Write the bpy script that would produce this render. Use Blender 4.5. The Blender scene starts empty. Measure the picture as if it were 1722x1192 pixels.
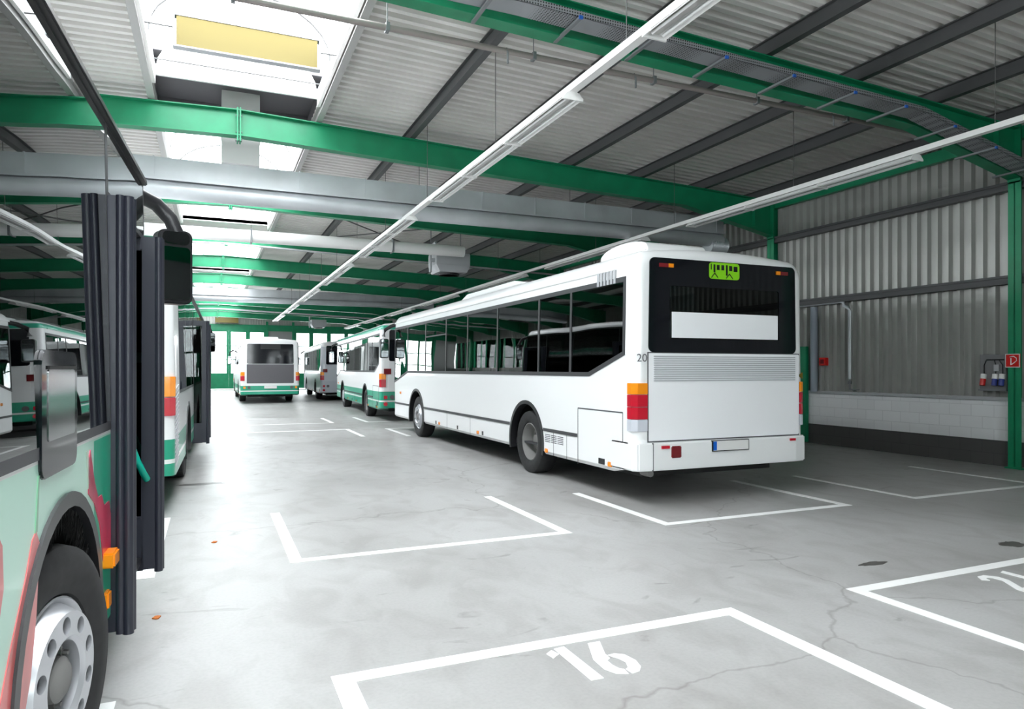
import bpy, bmesh, math, random
from mathutils import Vector, Matrix
random.seed(7)
PI = math.pi
sc = bpy.context.scene
C = sc.collection

# ---------------------------------------------------------------- camera
F_PX, W_PX, H_PX = 1165.0, 1722.0, 1192.0
YAW = math.atan(506.0 / F_PX)
CAM_H = 1.6
cam_d = bpy.data.cameras.new('camera'); cam = bpy.data.objects.new('camera', cam_d); C.objects.link(cam)
cam_d.sensor_width = 36.0; cam_d.lens = 36.0 * F_PX / W_PX
cam_d.shift_y = (621.0 - H_PX / 2) / W_PX
cam_d.clip_start = 0.05; cam_d.clip_end = 500
cam.location = (0, 0, CAM_H); cam.rotation_euler = (PI / 2, 0, -YAW)
sc.camera = cam
# ---------------------------------------------------------------- colour management, world, daylight portals
sc.view_settings.view_transform = 'Standard'; sc.view_settings.look = 'None'
sc.view_settings.gamma = 1.0; sc.view_settings.use_curve_mapping = False
sc.view_settings.exposure = 1.25
sc.cycles.use_denoising = True
sc.cycles.max_bounces = 10; sc.cycles.diffuse_bounces = 6; sc.cycles.glossy_bounces = 5
sc.cycles.transmission_bounces = 6; sc.cycles.transparent_max_bounces = 16
sc.cycles.sample_clamp_indirect = 12.0
sc.cycles.caustics_reflective = False; sc.cycles.caustics_refractive = False
wd = bpy.data.worlds.new('overcast_sky'); sc.world = wd; wd.use_nodes = True
bgn = wd.node_tree.nodes['Background']
bgn.inputs['Color'].default_value = (0.95, 0.975, 1.0, 1); bgn.inputs['Strength'].default_value = 5.0

X_L, X_R, Y_B, Y_F = -11.3, 12.1, -8.0, 60.0
RIDGE = 0.42
def beam_top(x): return 5.87 - 0.033 * abs(x - RIDGE)
def deck_z(x): return beam_top(x) + 0.22
SKY_X0, SKY_X1 = -0.78, 1.62
SKY = [(-7.5, 11.9), (13.95, 23.0), (24.3, 34.4), (35.4, 46.0), (47.4, 58.5)]

def portal(loc, sx, sy, rot):
    l = bpy.data.lights.new('daylight_portal', 'AREA'); l.shape = 'RECTANGLE'; l.size = sx; l.size_y = sy
    l.cycles.is_portal = True
    o = bpy.data.objects.new('daylight_portal', l); C.objects.link(o); o.location = loc; o.rotation_euler = rot
portal(((SKY_X0 + SKY_X1) / 2, (Y_B + Y_F) / 2, 7.3), 3.4, Y_F - Y_B, (0, 0, 0))
portal(((X_L + X_R) / 2, Y_B - 0.3, 2.6), X_R - X_L, 5.0, (PI / 2, 0, 0))
portal(((X_L + X_R) / 2, Y_F + 0.4, 2.6), X_R - X_L, 5.0, (-PI / 2, 0, 0))
portal((X_L - 0.3, (Y_B + Y_F) / 2, 3.4), 2.4, Y_F - Y_B, (0, -PI / 2, 0))

# ---------------------------------------------------------------- materials
def mat(name, col, rough=0.5, metal=0.0, spec=0.5, coat=0.0, emis=None, estr=1.0, noise=None, bump=0.0):
    m = bpy.data.materials.new(name); m.use_nodes = True
    nt = m.node_tree; b = nt.nodes['Principled BSDF']
    b.inputs['Base Color'].default_value = (*col, 1); b.inputs['Roughness'].default_value = rough
    b.inputs['Metallic'].default_value = metal; b.inputs['Specular IOR Level'].default_value = spec
    if coat: b.inputs['Coat Weight'].default_value = coat; b.inputs['Coat Roughness'].default_value = 0.05
    if emis: b.inputs['Emission Color'].default_value = (*emis, 1); b.inputs['Emission Strength'].default_value = estr
    if noise:
        sc_, amt = noise
        tc = nt.nodes.new('ShaderNodeTexCoord'); n = nt.nodes.new('ShaderNodeTexNoise')
        n.inputs['Scale'].default_value = sc_; n.inputs['Detail'].default_value = 5
        nt.links.new(tc.outputs['Object'], n.inputs['Vector'])
        r = nt.nodes.new('ShaderNodeValToRGB')
        r.color_ramp.elements[0].position = 0.3; r.color_ramp.elements[1].position = 0.7
        r.color_ramp.elements[0].color = (*[c * (1 - amt) for c in col], 1)
        r.color_ramp.elements[1].color = (*[min(1, c * (1 + amt)) for c in col], 1)
        nt.links.new(n.outputs['Fac'], r.inputs['Fac']); nt.links.new(r.outputs['Color'], b.inputs['Base Color'])
        if bump:
            bp = nt.nodes.new('ShaderNodeBump'); bp.inputs['Strength'].default_value = bump; bp.inputs['Distance'].default_value = 0.01
            nt.links.new(n.outputs['Fac'], bp.inputs['Height']); nt.links.new(bp.outputs['Normal'], b.inputs['Normal'])
    return m

def glass_mat(name, tint, rough=0.0, ior=1.5, wavy=0.0, boost=1.0):
    """thin tinted pane: transparent tint under a fresnel reflection"""
    m = bpy.data.materials.new(name); m.use_nodes = True; nt = m.node_tree; nt.nodes.clear()
    out = nt.nodes.new('ShaderNodeOutputMaterial'); mix = nt.nodes.new('ShaderNodeMixShader')
    tr = nt.nodes.new('ShaderNodeBsdfTransparent'); tr.inputs['Color'].default_value = (*tint, 1)
    gl = nt.nodes.new('ShaderNodeBsdfGlossy'); gl.inputs['Roughness'].default_value = rough
    gl.inputs['Color'].default_value = (0.95, 0.97, 0.97, 1)
    fr = nt.nodes.new('ShaderNodeFresnel'); fr.inputs['IOR'].default_value = ior
    mu = nt.nodes.new('ShaderNodeMath'); mu.operation = 'MULTIPLY'; mu.inputs[1].default_value = boost; mu.use_clamp = True
    nt.links.new(fr.outputs[0], mu.inputs[0]); nt.links.new(mu.outputs[0], mix.inputs[0])
    nt.links.new(tr.outputs[0], mix.inputs[1]); nt.links.new(gl.outputs[0], mix.inputs[2]); nt.links.new(mix.outputs[0], out.inputs[0])
    if wavy:
        tc = nt.nodes.new('ShaderNodeTexCoord'); n = nt.nodes.new('ShaderNodeTexNoise'); n.inputs['Scale'].default_value = 1.3; n.inputs['Detail'].default_value = 0
        bp = nt.nodes.new('ShaderNodeBump'); bp.inputs['Strength'].default_value = wavy; bp.inputs['Distance'].default_value = 0.02
        nt.links.new(tc.outputs['Object'], n.inputs['Vector']); nt.links.new(n.outputs['Fac'], bp.inputs['Height'])
        nt.links.new(bp.outputs['Normal'], gl.inputs['Normal'])
    return m

def band_mat(name, base, bands, rough=0.28, axis=2, scale=4.0, coat=0.35):
    """paint whose livery stripes follow the height on the body; bands = [(from, colour), ...]"""
    m = mat(name, base, rough, coat=coat); nt = m.node_tree; b = nt.nodes['Principled BSDF']
    tc = nt.nodes.new('ShaderNodeTexCoord'); sx = nt.nodes.new('ShaderNodeSeparateXYZ'); d = nt.nodes.new('ShaderNodeMath')
    d.operation = 'DIVIDE'; d.inputs[1].default_value = scale
    r = nt.nodes.new('ShaderNodeValToRGB'); r.color_ramp.interpolation = 'CONSTANT'
    r.color_ramp.elements[0].position = 0; r.color_ramp.elements[0].color = (*bands[0][1], 1)
    r.color_ramp.elements[1].position = bands[1][0] / scale; r.color_ramp.elements[1].color = (*bands[1][1], 1)
    for z, c in bands[2:]:
        e = r.color_ramp.elements.new(z / scale); e.color = (*c, 1)
    nt.links.new(tc.outputs['Object'], sx.inputs[0]); nt.links.new(sx.outputs[axis], d.inputs[0])
    nt.links.new(d.outputs[0], r.inputs['Fac']); nt.links.new(r.outputs['Color'], b.inputs['Base Color'])
    return m

WHITE = (0.9, 0.905, 0.91); GREEN = (0.02, 0.36, 0.22); MINT = (0.42, 0.68, 0.56)
M = {}
M['white'] = mat('white bus paint', WHITE, 0.28, coat=0.4)
M['panelwhite'] = mat('white plain panel', (0.95, 0.955, 0.98), 0.45)
M['greenpaint'] = mat('green structural steel paint', (0.006, 0.23, 0.105), 0.42, noise=(3, 0.12))
M['dooredge'] = mat('blue black door rubber', (0.022, 0.024, 0.036), 0.38)
M['black'] = mat('black plastic', (0.012, 0.012, 0.014), 0.35)
M['frame'] = mat('dark window rubber', (0.045, 0.045, 0.05), 0.45)
M['rubber'] = mat('tyre rubber', (0.016, 0.016, 0.017), 0.7, noise=(20, 0.3))
M['chassis'] = mat('dark underbody', (0.012, 0.012, 0.012), 0.8)
M['alu'] = mat('silver wheel', (0.62, 0.63, 0.66), 0.35, metal=0.7)
M['steelrim'] = mat('dusty grey wheel', (0.2, 0.195, 0.19), 0.6)
M['interior'] = mat('grey bus interior', (0.16, 0.17, 0.17), 0.7)
M['busfloor'] = mat('dark bus floor', (0.04, 0.04, 0.045), 0.6)
M['seat'] = mat('dark seat cloth', (0.05, 0.07, 0.09), 0.9, noise=(30, 0.4))
M['seatred'] = mat('reddish seat cloth', (0.25, 0.08, 0.06), 0.9)
M['polegreen'] = mat('turquoise handrail', (0.0, 0.38, 0.27), 0.3)
M['steelpole'] = mat('brushed steel pole', (0.6, 0.62, 0.62), 0.25, metal=0.9)
M['glass'] = glass_mat('tinted bus glass', (0.34, 0.42, 0.41), ior=1.62, wavy=0.12, boost=1.25)
M['glassdark'] = glass_mat('dark bus glass', (0.16, 0.19, 0.19), ior=1.7, wavy=0.15, boost=1.35)
M['glassrear'] = glass_mat('rear window glass', (0.25, 0.33, 0.34), ior=1.6, wavy=0.05)
M['doorglass'] = glass_mat('dark door glass', (0.12, 0.22, 0.22), ior=1.5)
M['gateglass'] = glass_mat('gate glass', (0.96, 0.98, 0.98), ior=1.45)
M['skyglass'] = glass_mat('rooflight sheet', (0.93, 0.95, 0.96), ior=1.2, boost=0.0)
M['blackglass'] = mat('black enamelled glass', (0.008, 0.009, 0.012), 0.06)
M['mirrorglass'] = mat('mirror', (0.28, 0.3, 0.31), 0.02, metal=1.0)
M['orange'] = mat('orange lens', (0.95, 0.3, 0.01), 0.2, coat=0.5)
M['red'] = mat('red lens', (0.55, 0.012, 0.03), 0.2, coat=0.5)
M['darkred'] = mat('dark red lens', (0.2, 0.015, 0.02), 0.25, coat=0.5)
M['clear'] = mat('clear lens', (0.62, 0.64, 0.7), 0.2, coat=0.5)
M['grey'] = mat('mid grey panel', (0.12, 0.115, 0.125), 0.6)
M['lightgrey'] = mat('light grey', (0.45, 0.46, 0.48), 0.5)
M['gap'] = mat('panel gap', (0.09, 0.09, 0.1), 0.7)
M['led'] = mat('lit yellow green display', (0.1, 0.3, 0.0), 0.5, emis=(0.28, 0.75, 0.02), estr=0.13)
M['galv'] = mat('galvanised duct', (0.6, 0.62, 0.65), 0.42, metal=0.35, noise=(1.2, 0.13))
M['galvdark'] = mat('galvanised cable tray', (0.22, 0.23, 0.24), 0.5, metal=0.4)
M['purlin'] = mat('grey purlin steel', (0.085, 0.085, 0.088), 0.5, metal=0.2)
M['curb'] = mat('purlin steel painted as lit', (0.42, 0.41, 0.4), 0.5)  # rooflight's brightness put into the colour of the edge purlins
M['rod'] = mat('hanger rod', (0.12, 0.12, 0.12), 0.5, metal=0.5)
M['pipe'] = mat('grey brown pipe', (0.3, 0.26, 0.25), 0.45, metal=0.3)
M['lampwhite'] = mat('lamp white enamel', (0.82, 0.81, 0.8), 0.35)
M['lamptrough'] = mat('lamp reflector', (0.5, 0.49, 0.48), 0.3, metal=0.3)
M['tube'] = mat('lamp tube glass', (0.85, 0.86, 0.86), 0.2)
M['yellow'] = mat('yellow sign sheet', (0.135, 0.1, 0.006), 0.45)
M['bluecap'] = mat('blue end cap', (0.02, 0.12, 0.5), 0.4)
M['redbox'] = mat('red enamel', (0.65, 0.012, 0.01), 0.35)
M['blue'] = mat('blue plastic', (0.02, 0.04, 0.25), 0.4)
M['paint'] = mat('white floor paint', (0.92, 0.92, 0.91), 0.55, noise=(6, 0.03))
M['mint'] = mat('mint', MINT, 0.3)

def concrete():
    m = bpy.data.materials.new('worn concrete floor'); m.use_nodes = True; nt = m.node_tree; N = nt.nodes; L = nt.links
    b = N['Principled BSDF']; tc = N.new('ShaderNodeTexCoord')
    def noise(scale, det, sxy=(1, 1), dist=0.0):
        mp = N.new('ShaderNodeMapping'); mp.inputs['Scale'].default_value = (sxy[0], sxy[1], 1)
        n = N.new('ShaderNodeTexNoise'); n.inputs['Scale'].default_value = scale; n.inputs['Detail'].default_value = det
        n.inputs['Distortion'].default_value = dist
        L.new(tc.outputs['Object'], mp.inputs[0]); L.new(mp.outputs[0], n.inputs['Vector']); return n
    def ramp(src, p0, c0, p1, c1):
        r = N.new('ShaderNodeValToRGB'); r.color_ramp.elements[0].position = p0; r.color_ramp.elements[1].position = p1
        r.color_ramp.elements[0].color = (*c0, 1); r.color_ramp.elements[1].color = (*c1, 1); L.new(src, r.inputs[0]); return r
    def mul(a, bb, f=1.0):
        x = N.new('ShaderNodeMix'); x.data_type = 'RGBA'; x.blend_type = 'MULTIPLY'; x.inputs[0].default_value = f
        L.new(a, x.inputs[6]); L.new(bb, x.inputs[7]); return x
    n1 = noise(0.5, 6, (1, 1), 0.6); r1 = ramp(n1.outputs['Fac'], 0.3, (0.365, 0.358, 0.349), 0.72, (0.465, 0.463, 0.459))
    n2 = noise(2.6, 8, (1, 0.6), 1.2); r2 = ramp(n2.outputs['Fac'], 0.33, (0.86, 0.85, 0.84), 0.55, (1, 1, 1))
    n3 = noise(1.1, 9, (1, 1.8), 2.5); r3 = ramp(n3.outputs['Fac'], 0.27, (0.5, 0.47, 0.45), 0.335, (1, 1, 1))
    n4 = noise(45, 3); r4 = ramp(n4.outputs['Fac'], 0.3, (0.93, 0.93, 0.93), 0.6, (1, 1, 1))
    v = N.new('ShaderNodeTexVoronoi'); v.feature = 'DISTANCE_TO_EDGE'; v.inputs['Scale'].default_value = 0.22
    nd = noise(1.5, 4); ad = N.new('ShaderNodeVectorMath'); ad.operation = 'MULTIPLY_ADD'
    L.new(nd.outputs['Color'], ad.inputs[0]); ad.inputs[1].default_value = (0.8, 0.8, 0); L.new(tc.outputs['Object'], ad.inputs[2]); L.new(ad.outputs[0], v.inputs['Vector'])
    r5 = ramp(v.outputs['Distance'], 0.0008, (0.72, 0.7, 0.69), 0.0022, (1, 1, 1))
    x = mul(r1.outputs[0], r2.outputs[0]); x = mul(x.outputs[2], r3.outputs[0], 0.6); x = mul(x.outputs[2], r4.outputs[0]); x = mul(x.outputs[2], r5.outputs[0])
    L.new(x.outputs[2], b.inputs['Base Color'])
    rr = ramp(n1.outputs['Fac'], 0.3, (0.34,) * 3, 0.7, (0.5,) * 3); L.new(rr.outputs[0], b.inputs['Roughness'])
    bp = N.new('ShaderNodeBump'); bp.inputs['Strength'].default_value = 0.12; bp.inputs['Distance'].default_value = 0.01
    L.new(n2.outputs['Fac'], bp.inputs['Height']); L.new(bp.outputs[0], b.inputs['Normal'])
    return m
M['concrete'] = concrete()
M['deck'] = mat('light grey coated roof sheet', (0.8, 0.775, 0.75), 0.42, noise=(1.5, 0.05))
M['clad'] = mat('grey coated wall sheet', (0.43, 0.43, 0.41), 0.3, metal=0.3, noise=(1.1, 0.08))
M['wallplain'] = mat('grey plain wall', (0.3, 0.3, 0.3), 0.6)

def brick_mat(name, col, mortar, rough=0.6):
    m = mat(name, col, rough); nt = m.node_tree; b = nt.nodes['Principled BSDF']
    tc = nt.nodes.new('ShaderNodeTexCoord'); sp = nt.nodes.new('ShaderNodeSeparateXYZ'); cb = nt.nodes.new('ShaderNodeCombineXYZ')
    br = nt.nodes.new('ShaderNodeTexBrick'); br.inputs['Color1'].default_value = (*col, 1); br.inputs['Color2'].default_value = (*[c * 0.95 for c in col], 1)
    br.inputs['Mortar'].default_value = (*mortar, 1); br.inputs['Scale'].default_value = 1.0; br.inputs['Brick Width'].default_value = 0.38
    br.inputs['Row Height'].default_value = 0.2; br.inputs['Mortar Size'].default_value = 0.006; br.inputs['Mortar Smooth'].default_value = 0.3
    nt.links.new(tc.outputs['Object'], sp.inputs[0]); nt.links.new(sp.outputs[1], cb.inputs[0]); nt.links.new(sp.outputs[2], cb.inputs[1])
    nt.links.new(cb.outputs[0], br.inputs['Vector']); nt.links.new(br.outputs['Color'], b.inputs['Base Color'])
    return m
M['brickwhite'] = brick_mat('white painted blockwork', (0.86, 0.86, 0.88), (0.7, 0.7, 0.72))
M['brickdark'] = brick_mat('dark painted blockwork', (0.1, 0.095, 0.095), (0.075, 0.072, 0.072))

M['bus_green'] = band_mat('white and green livery', WHITE,
    [(0, GREEN), (0.60, (0.8, 0.85, 0.82)), (0.645, GREEN), (0.92, WHITE), (2.8, (0.04, 0.42, 0.28)), (2.93, WHITE)])
M['bus_low_green'] = band_mat('white livery with green skirt', WHITE,
    [(0, GREEN), (0.56, (0.8, 0.85, 0.82)), (0.6, GREEN), (0.82, WHITE)])
M['bus_silver'] = band_mat('silver grey livery', (0.55, 0.57, 0.62), [(0, (0.5, 0.52, 0.58)), (1.0, (0.55, 0.57, 0.62)), (2.75, WHITE)])

def tulip_livery():
    m = band_mat('mint tulip livery', MINT, [(0, MINT), (1.288, (0.85, 0.86, 0.84)), (1.31, (0.85, 0.86, 0.84)), (1.33, WHITE)])
    nt = m.node_tree; N = nt.nodes; L = nt.links; b = N['Principled BSDF']
    cur = b.inputs['Base Color'].links[0].from_socket
    tc = N.new('ShaderNodeTexCoord'); sp = N.new('ShaderNodeSeparateXYZ'); L.new(tc.outputs['Object'], sp.inputs[0])
    # the deeper green area ahead of the front wheel, below the sill line
    g = N.new('ShaderNodeMath'); g.operation = 'GREATER_THAN'; L.new(sp.outputs[1], g.inputs[0]); g.inputs[1].default_value = 9.74
    l = N.new('ShaderNodeMath'); l.operation = 'LESS_THAN'; L.new(sp.outputs[2], l.inputs[0]); l.inputs[1].default_value = 1.288
    k = N.new('ShaderNodeMath'); k.operation = 'MULTIPLY'; L.new(g.outputs[0], k.inputs[0]); L.new(l.outputs[0], k.inputs[1])
    x = N.new('ShaderNodeMix'); x.data_type = 'RGBA'; L.new(k.outputs[0], x.inputs[0]); L.new(cur, x.inputs[6]); x.inputs[7].default_value = (0.012, 0.4, 0.24, 1)
    L.new(x.outputs[2], b.inputs['Base Color'])
    return m
M['bus_mint'] = tulip_livery()
M['tulip'] = mat('tulip red print', (0.62, 0.1, 0.1), 0.3, coat=0.4, noise=(3, 0.3))
M['tulip_pink'] = mat('tulip pink print', (0.6, 0.035, 0.1), 0.3, coat=0.4, noise=(4, 0.35))
M['stem'] = mat('tulip stem print', (0.17, 0.42, 0.25), 0.3, coat=0.4)
M['stemgrey'] = mat('pale stem print', (0.42, 0.5, 0.42), 0.3, coat=0.4)

# ---------------------------------------------------------------- object helpers
def tag(o, label, cat, group=None, kind=None):
    o['label'] = label; o['category'] = cat
    if group: o['group'] = group
    if kind: o['kind'] = kind
    return o
def thing(name, label, cat, loc=(0, 0, 0), rz=0, group=None):
    o = bpy.data.objects.new(name, None); C.objects.link(o); o.location = loc; o.rotation_euler = (0, 0, rz); o.empty_display_size = 0.2
    return tag(o, label, cat, group)
class MB:
    def __init__(s): s.v = []; s.f = []
    def add(s, vs, fs):
        n = len(s.v); s.v += [tuple(v) for v in vs]; s.f += [tuple(i + n for i in f) for f in fs]; return s
    def box(s, x0, x1, y0, y1, z0, z1):
        vs = [(x, y, z) for z in (z0, z1) for y in (y0, y1) for x in (x0, x1)]
        return s.add(vs, [(0, 2, 3, 1), (4, 5, 7, 6), (0, 1, 5, 4), (2, 6, 7, 3), (0, 4, 6, 2), (1, 3, 7, 5)])
    def prism(s, pts, a0, a1, axis):
        """polygon in the plane square to axis (x: (y,z); y: (x,z); z: (x,y)) extruded along axis"""
        def P(p, a): return (a, p[0], p[1]) if axis == 'x' else ((p[0], a, p[1]) if axis == 'y' else (p[0], p[1], a))
        n = len(pts)
        return s.add([P(p, a0) for p in pts] + [P(p, a1) for p in pts],
                     [tuple(range(n))[::-1], tuple(range(n, 2 * n))] + [(i, (i + 1) % n, n + (i + 1) % n, n + i) for i in range(n)])
    def tube(s, pts, r, n=10, closed_ends=True):
        pts = [Vector(p) for p in pts]; rings = []
        for i, p in enumerate(pts):
            d = (pts[min(i + 1, len(pts) - 1)] - pts[max(i - 1, 0)]).normalized()
            up = Vector((0, 0, 1)) if abs(d.z) < 0.9 else Vector((1, 0, 0))
            a = d.cross(up).normalized(); b = a.cross(d)
            rings.append([p + (a * math.cos(2 * PI * k / n) + b * math.sin(2 * PI * k / n)) * r for k in range(n)])
        vs = [v for R in rings for v in R]
        fs = [(i * n + k, i * n + (k + 1) % n, (i + 1) * n + (k + 1) % n, (i + 1) * n + k) for i in range(len(pts) - 1) for k in range(n)]
        if closed_ends: fs += [tuple(range(n))[::-1], tuple((len(pts) - 1) * n + k for k in range(n))]
        return s.add(vs, fs)
    def lathe(s, prof, c, n=32, axis='x', sgn=1, closed=False):
        """prof = [(axial, radius)], revolved about the axis through c"""
        vs = []
        if closed: prof = list(prof) + [prof[0]]
        for a, r in prof:
            for k in range(n):
                t = 2 * PI * k / n; u, w = r * math.cos(t), r * math.sin(t)
                vs.append((c[0] + sgn * a, c[1] + u, c[2] + w) if axis == 'x' else ((c[0] + u, c[1] + sgn * a, c[2] + w) if axis == 'y' else (c[0] + u, c[1] + w, c[2] + sgn * a)))
        fs = [(i * n + k, i * n + (k + 1) % n, (i + 1) * n + (k + 1) % n, (i + 1) * n + k) for i in range(len(prof) - 1) for k in range(n)]
        if prof[0][1] > 1e-5 and not closed: fs.append(tuple(range(n))[::-1])
        if prof[-1][1] > 1e-5 and not closed: fs.append(tuple((len(prof) - 1) * n + k for k in range(n)))
        return s.add(vs, fs)
    def mesh(s, name, m, smooth=None, bevel=0):
        me = bpy.data.meshes.new(name); me.from_pydata(s.v, [], s.f)
        bm = bmesh.new(); bm.from_mesh(me); bmesh.ops.remove_doubles(bm, verts=bm.verts, dist=1e-5)
        bmesh.ops.recalc_face_normals(bm, faces=bm.faces)
        if bevel:
            bmesh.ops.bevel(bm, geom=[e for e in bm.edges if len(e.link_faces) == 2 and e.calc_face_angle(0) > 0.6], offset=bevel, segments=2, affect='EDGES', clamp_overlap=True)
        bm.to_mesh(me); bm.free()
        if m: me.materials.append(m)
        if smooth: shade(me, smooth)
        return me
    def obj(s, name, m, parent=None, smooth=None, bevel=0):
        me = s.mesh(name, m, smooth, bevel); o = bpy.data.objects.new(name, me); C.objects.link(o)
        if parent: o.parent = parent
        return o
def shade(me, ang=35):
    me.polygons.foreach_set('use_smooth', [True] * len(me.polygons)); me.set_sharp_from_angle(angle=math.radians(ang))
def boolean(base, cutters):
    """base mesh minus the cutter meshes -> new mesh"""
    o = bpy.data.objects.new('tmp', base); C.objects.link(o); tmp = []
    for c in cutters:
        k = bpy.data.objects.new('tmpc', c); C.objects.link(k); tmp.append(k)
        md = o.modifiers.new('b', 'BOOLEAN'); md.operation = 'DIFFERENCE'; md.object = k; md.solver = 'EXACT'
    bpy.context.view_layer.update()
    me = bpy.data.meshes.new_from_object(o.evaluated_get(bpy.context.evaluated_depsgraph_get()))
    for k in tmp: bpy.data.objects.remove(k)
    bpy.data.objects.remove(o)
    return me
def mobj(name, me, parent=None):
    o = bpy.data.objects.new(name, me); C.objects.link(o)
    if parent: o.parent = parent
    return o
def copy_tree(o, parent=None):
    c = o.copy(); C.objects.link(c)
    if parent: c.parent = parent
    for ch in list(o.children): copy_tree(ch, c)
    return c
def text_mesh(body, size, m, ext=0.001):
    cu = bpy.data.curves.new('t', 'FONT'); cu.body = body; cu.size = size; cu.extrude = ext; cu.align_x = 'CENTER'
    o = bpy.data.objects.new('t', cu); C.objects.link(o); bpy.context.view_layer.update()
    me = bpy.data.meshes.new_from_object(o.evaluated_get(bpy.context.evaluated_depsgraph_get()))
    bpy.data.objects.remove(o); me.materials.clear(); me.materials.append(m); return me

# ================================================================ THE HALL
FRAMES = [-3.6, 1.7, 7.0, 12.3, 17.6, 22.9, 28.2, 33.5, 38.8, 44.1, 49.4, 54.7]
def st(o): o['kind'] = 'structure'; return o
st(MB().box(X_L - 1.5, X_R + 1.5, Y_B - 3, Y_F + 6, -0.2, 0).obj('floor', M['concrete']))

def corrugated(name, m, a0, a1, b0, b1, pitch, depth, fn, ax, shape=((0, 0), (0.24, 0), (0.3, 1), (0.88, 1))):
    """trapezoid sheet; profile runs along a, ribs run along b, fn(a, b, d) -> point"""
    mb = MB(); prof = []
    a = a0
    while a < a1:
        for q, d in shape:
            if a + q * pitch <= a1: prof.append((a + q * pitch, d * depth))
        a += pitch
    prof.append((a1, 0))
    n = len(prof); bs = [b0, b1]
    vs = [fn(p, b, d) for b in bs for p, d in prof]
    mb.add(vs, [(i, i + 1, n + i + 1, n + i) for i in range(n - 1)])
    me = bpy.data.meshes.new(name); me.from_pydata(mb.v, [], mb.f); me.materials.append(m)
    o = bpy.data.objects.new(name, me); C.objects.link(o); return st(o)
rf = lambda a, b, d: (b, a, deck_z(b) + d)
corrugated('ceiling', M['deck'], Y_B, Y_F, SKY_X1 + 0.05, X_R + 0.4, 0.2, 0.1, rf, 0, ((0, 0), (0.4, 0), (0.5, 1), (0.9, 1)))
corrugated('ceiling', M['deck'], Y_B, Y_F, X_L - 0.4, SKY_X0 - 0.05, 0.2, 0.1, rf, 0, ((0, 0), (0.4, 0), (0.5, 1), (0.9, 1)))
# solid strips of roof between the rooflights
prev = Y_B
for i, (a, b) in enumerate(SKY + [(Y_F, Y_F)]):
    if a - prev > 0.2:
        mb = MB(); z0 = 6.5 if i == 1 else deck_z(RIDGE) + 0.05
        mb.box(SKY_X0 - 0.1, SKY_X1 + 0.1, prev, a, z0, z0 + 0.08)
        mb.box(SKY_X0 - 0.1, SKY_X1 + 0.1, prev - 0.05, prev, 6.12, z0 + 0.08) if i != 1 else mb.box(SKY_X0 - 0.1, SKY_X1 + 0.1, a - 0.04, a, 6.12, z0 + 0.08)
        mb.box(SKY_X0 - 0.14, SKY_X0 - 0.1, prev, a, 6.0, z0 + 0.08); mb.box(SKY_X1 + 0.1, SKY_X1 + 0.14, prev, a, 6.0, z0 + 0.08)
        st(mb.obj('trim_%d' % (i + 1), M['grey'] if i == 1 else M['deck']))  # strip after the nearest rooflight: unlit soffit's shade put into its grey
    prev = b
# barrel rooflights
def arch(t, r=0.0):
    cx = (SKY_X0 + SKY_X1) / 2; hw = (SKY_X1 - SKY_X0) / 2 + r
    return (cx - hw * math.cos(PI * t), 6.2 + (0.78 + r) * math.sin(PI * t))
for i, (a, b) in enumerate(SKY):
    mb = MB(); N_ = 16
    for k in range(N_):
        p, q = arch(k / N_), arch((k + 1) / N_)
        mb.add([(p[0], a, p[1]), (q[0], a, q[1]), (q[0], b, q[1]), (p[0], b, p[1])], [(0, 1, 2, 3)])
    w = st(mb.obj('window_%d' % (i + 1), M['skyglass'], smooth=40))
    fr = MB()
    y = a
    while y <= b:
        fr.tube([(arch(k / 14)[0], y, arch(k / 14)[1] - 0.02) for k in range(15)], 0.016, 5)
        y += 2.0
    y = a + 1.1
    fr.obj('glazing_bar', M['rod'], w)
    cb = MB()
    cb.box(SKY_X0 - 0.05, SKY_X0, a, b, 5.98, 6.24); cb.box(SKY_X1, SKY_X1 + 0.05, a, b, 5.98, 6.24)
    cb.box(SKY_X0, SKY_X1, b - 0.05, b, 6.1, 6.26); cb.box(SKY_X0, SKY_X1, a, a + 0.05, 6.1, 6.26)
    for yy in (a, b - 0.01):
        cb.prism([arch(k / 14) for k in range(15)], yy, yy + 0.01, 'y')
    cb.obj('window_curb', M['lampwhite'], w)
    e = MB()
    for yy in (a + 0.35, b - 0.35): e.tube([(SKY_X0, yy, 6.22), (SKY_X1, yy, 6.22)], 0.01, 6)
    e.obj('tie_rod', M['rod'], w)

# side walls
def wall_pts(x, s): return lambda a, b, d: (x + s * d, a, b)
corrugated('wall_right', M['clad'], Y_B, Y_F, 1.12, deck_z(X_R) + 0.06, 0.2, 0.075, wall_pts(12.02, 1), 1)
st(MB().box(12.0, 12.25, Y_B, Y_F, 0.42, 1.08).obj('wall_right', M['brickwhite']))
st(MB().box(11.99, 12.26, Y_B, Y_F, 0, 0.42).obj('wall_right', M['brickdark']))
st(MB().box(11.96, 12.12, Y_B, Y_F, 1.08, 1.14).obj('trim_11', M['lightgrey'], bevel=0.008))
st(MB().box(12.1, 12.16, Y_B, Y_F, 1.08, 5.75).obj('wall_right', M['wallplain']))
for i, z in enumerate((4.58, 3.06)):
    st(MB().prism([(11.88, z - 0.07), (12.03, z - 0.07), (12.03, z + 0.07), (11.88, z + 0.07), (11.88, z + 0.03), (11.91, z + 0.03), (11.91, z - 0.03), (11.88, z - 0.03)], Y_B, Y_F, 'y').obj('trim_%d' % (12 + i), M['purlin']))
st(MB().box(11.9, 12.02, Y_B, Y_F, 5.3, 5.5).obj('trim_14', M['greenpaint']))
corrugated('wall_left', M['clad'], Y_B, Y_F, 0.0, 2.3, 0.2, 0.05, wall_pts(X_L, -1), 1)
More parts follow.
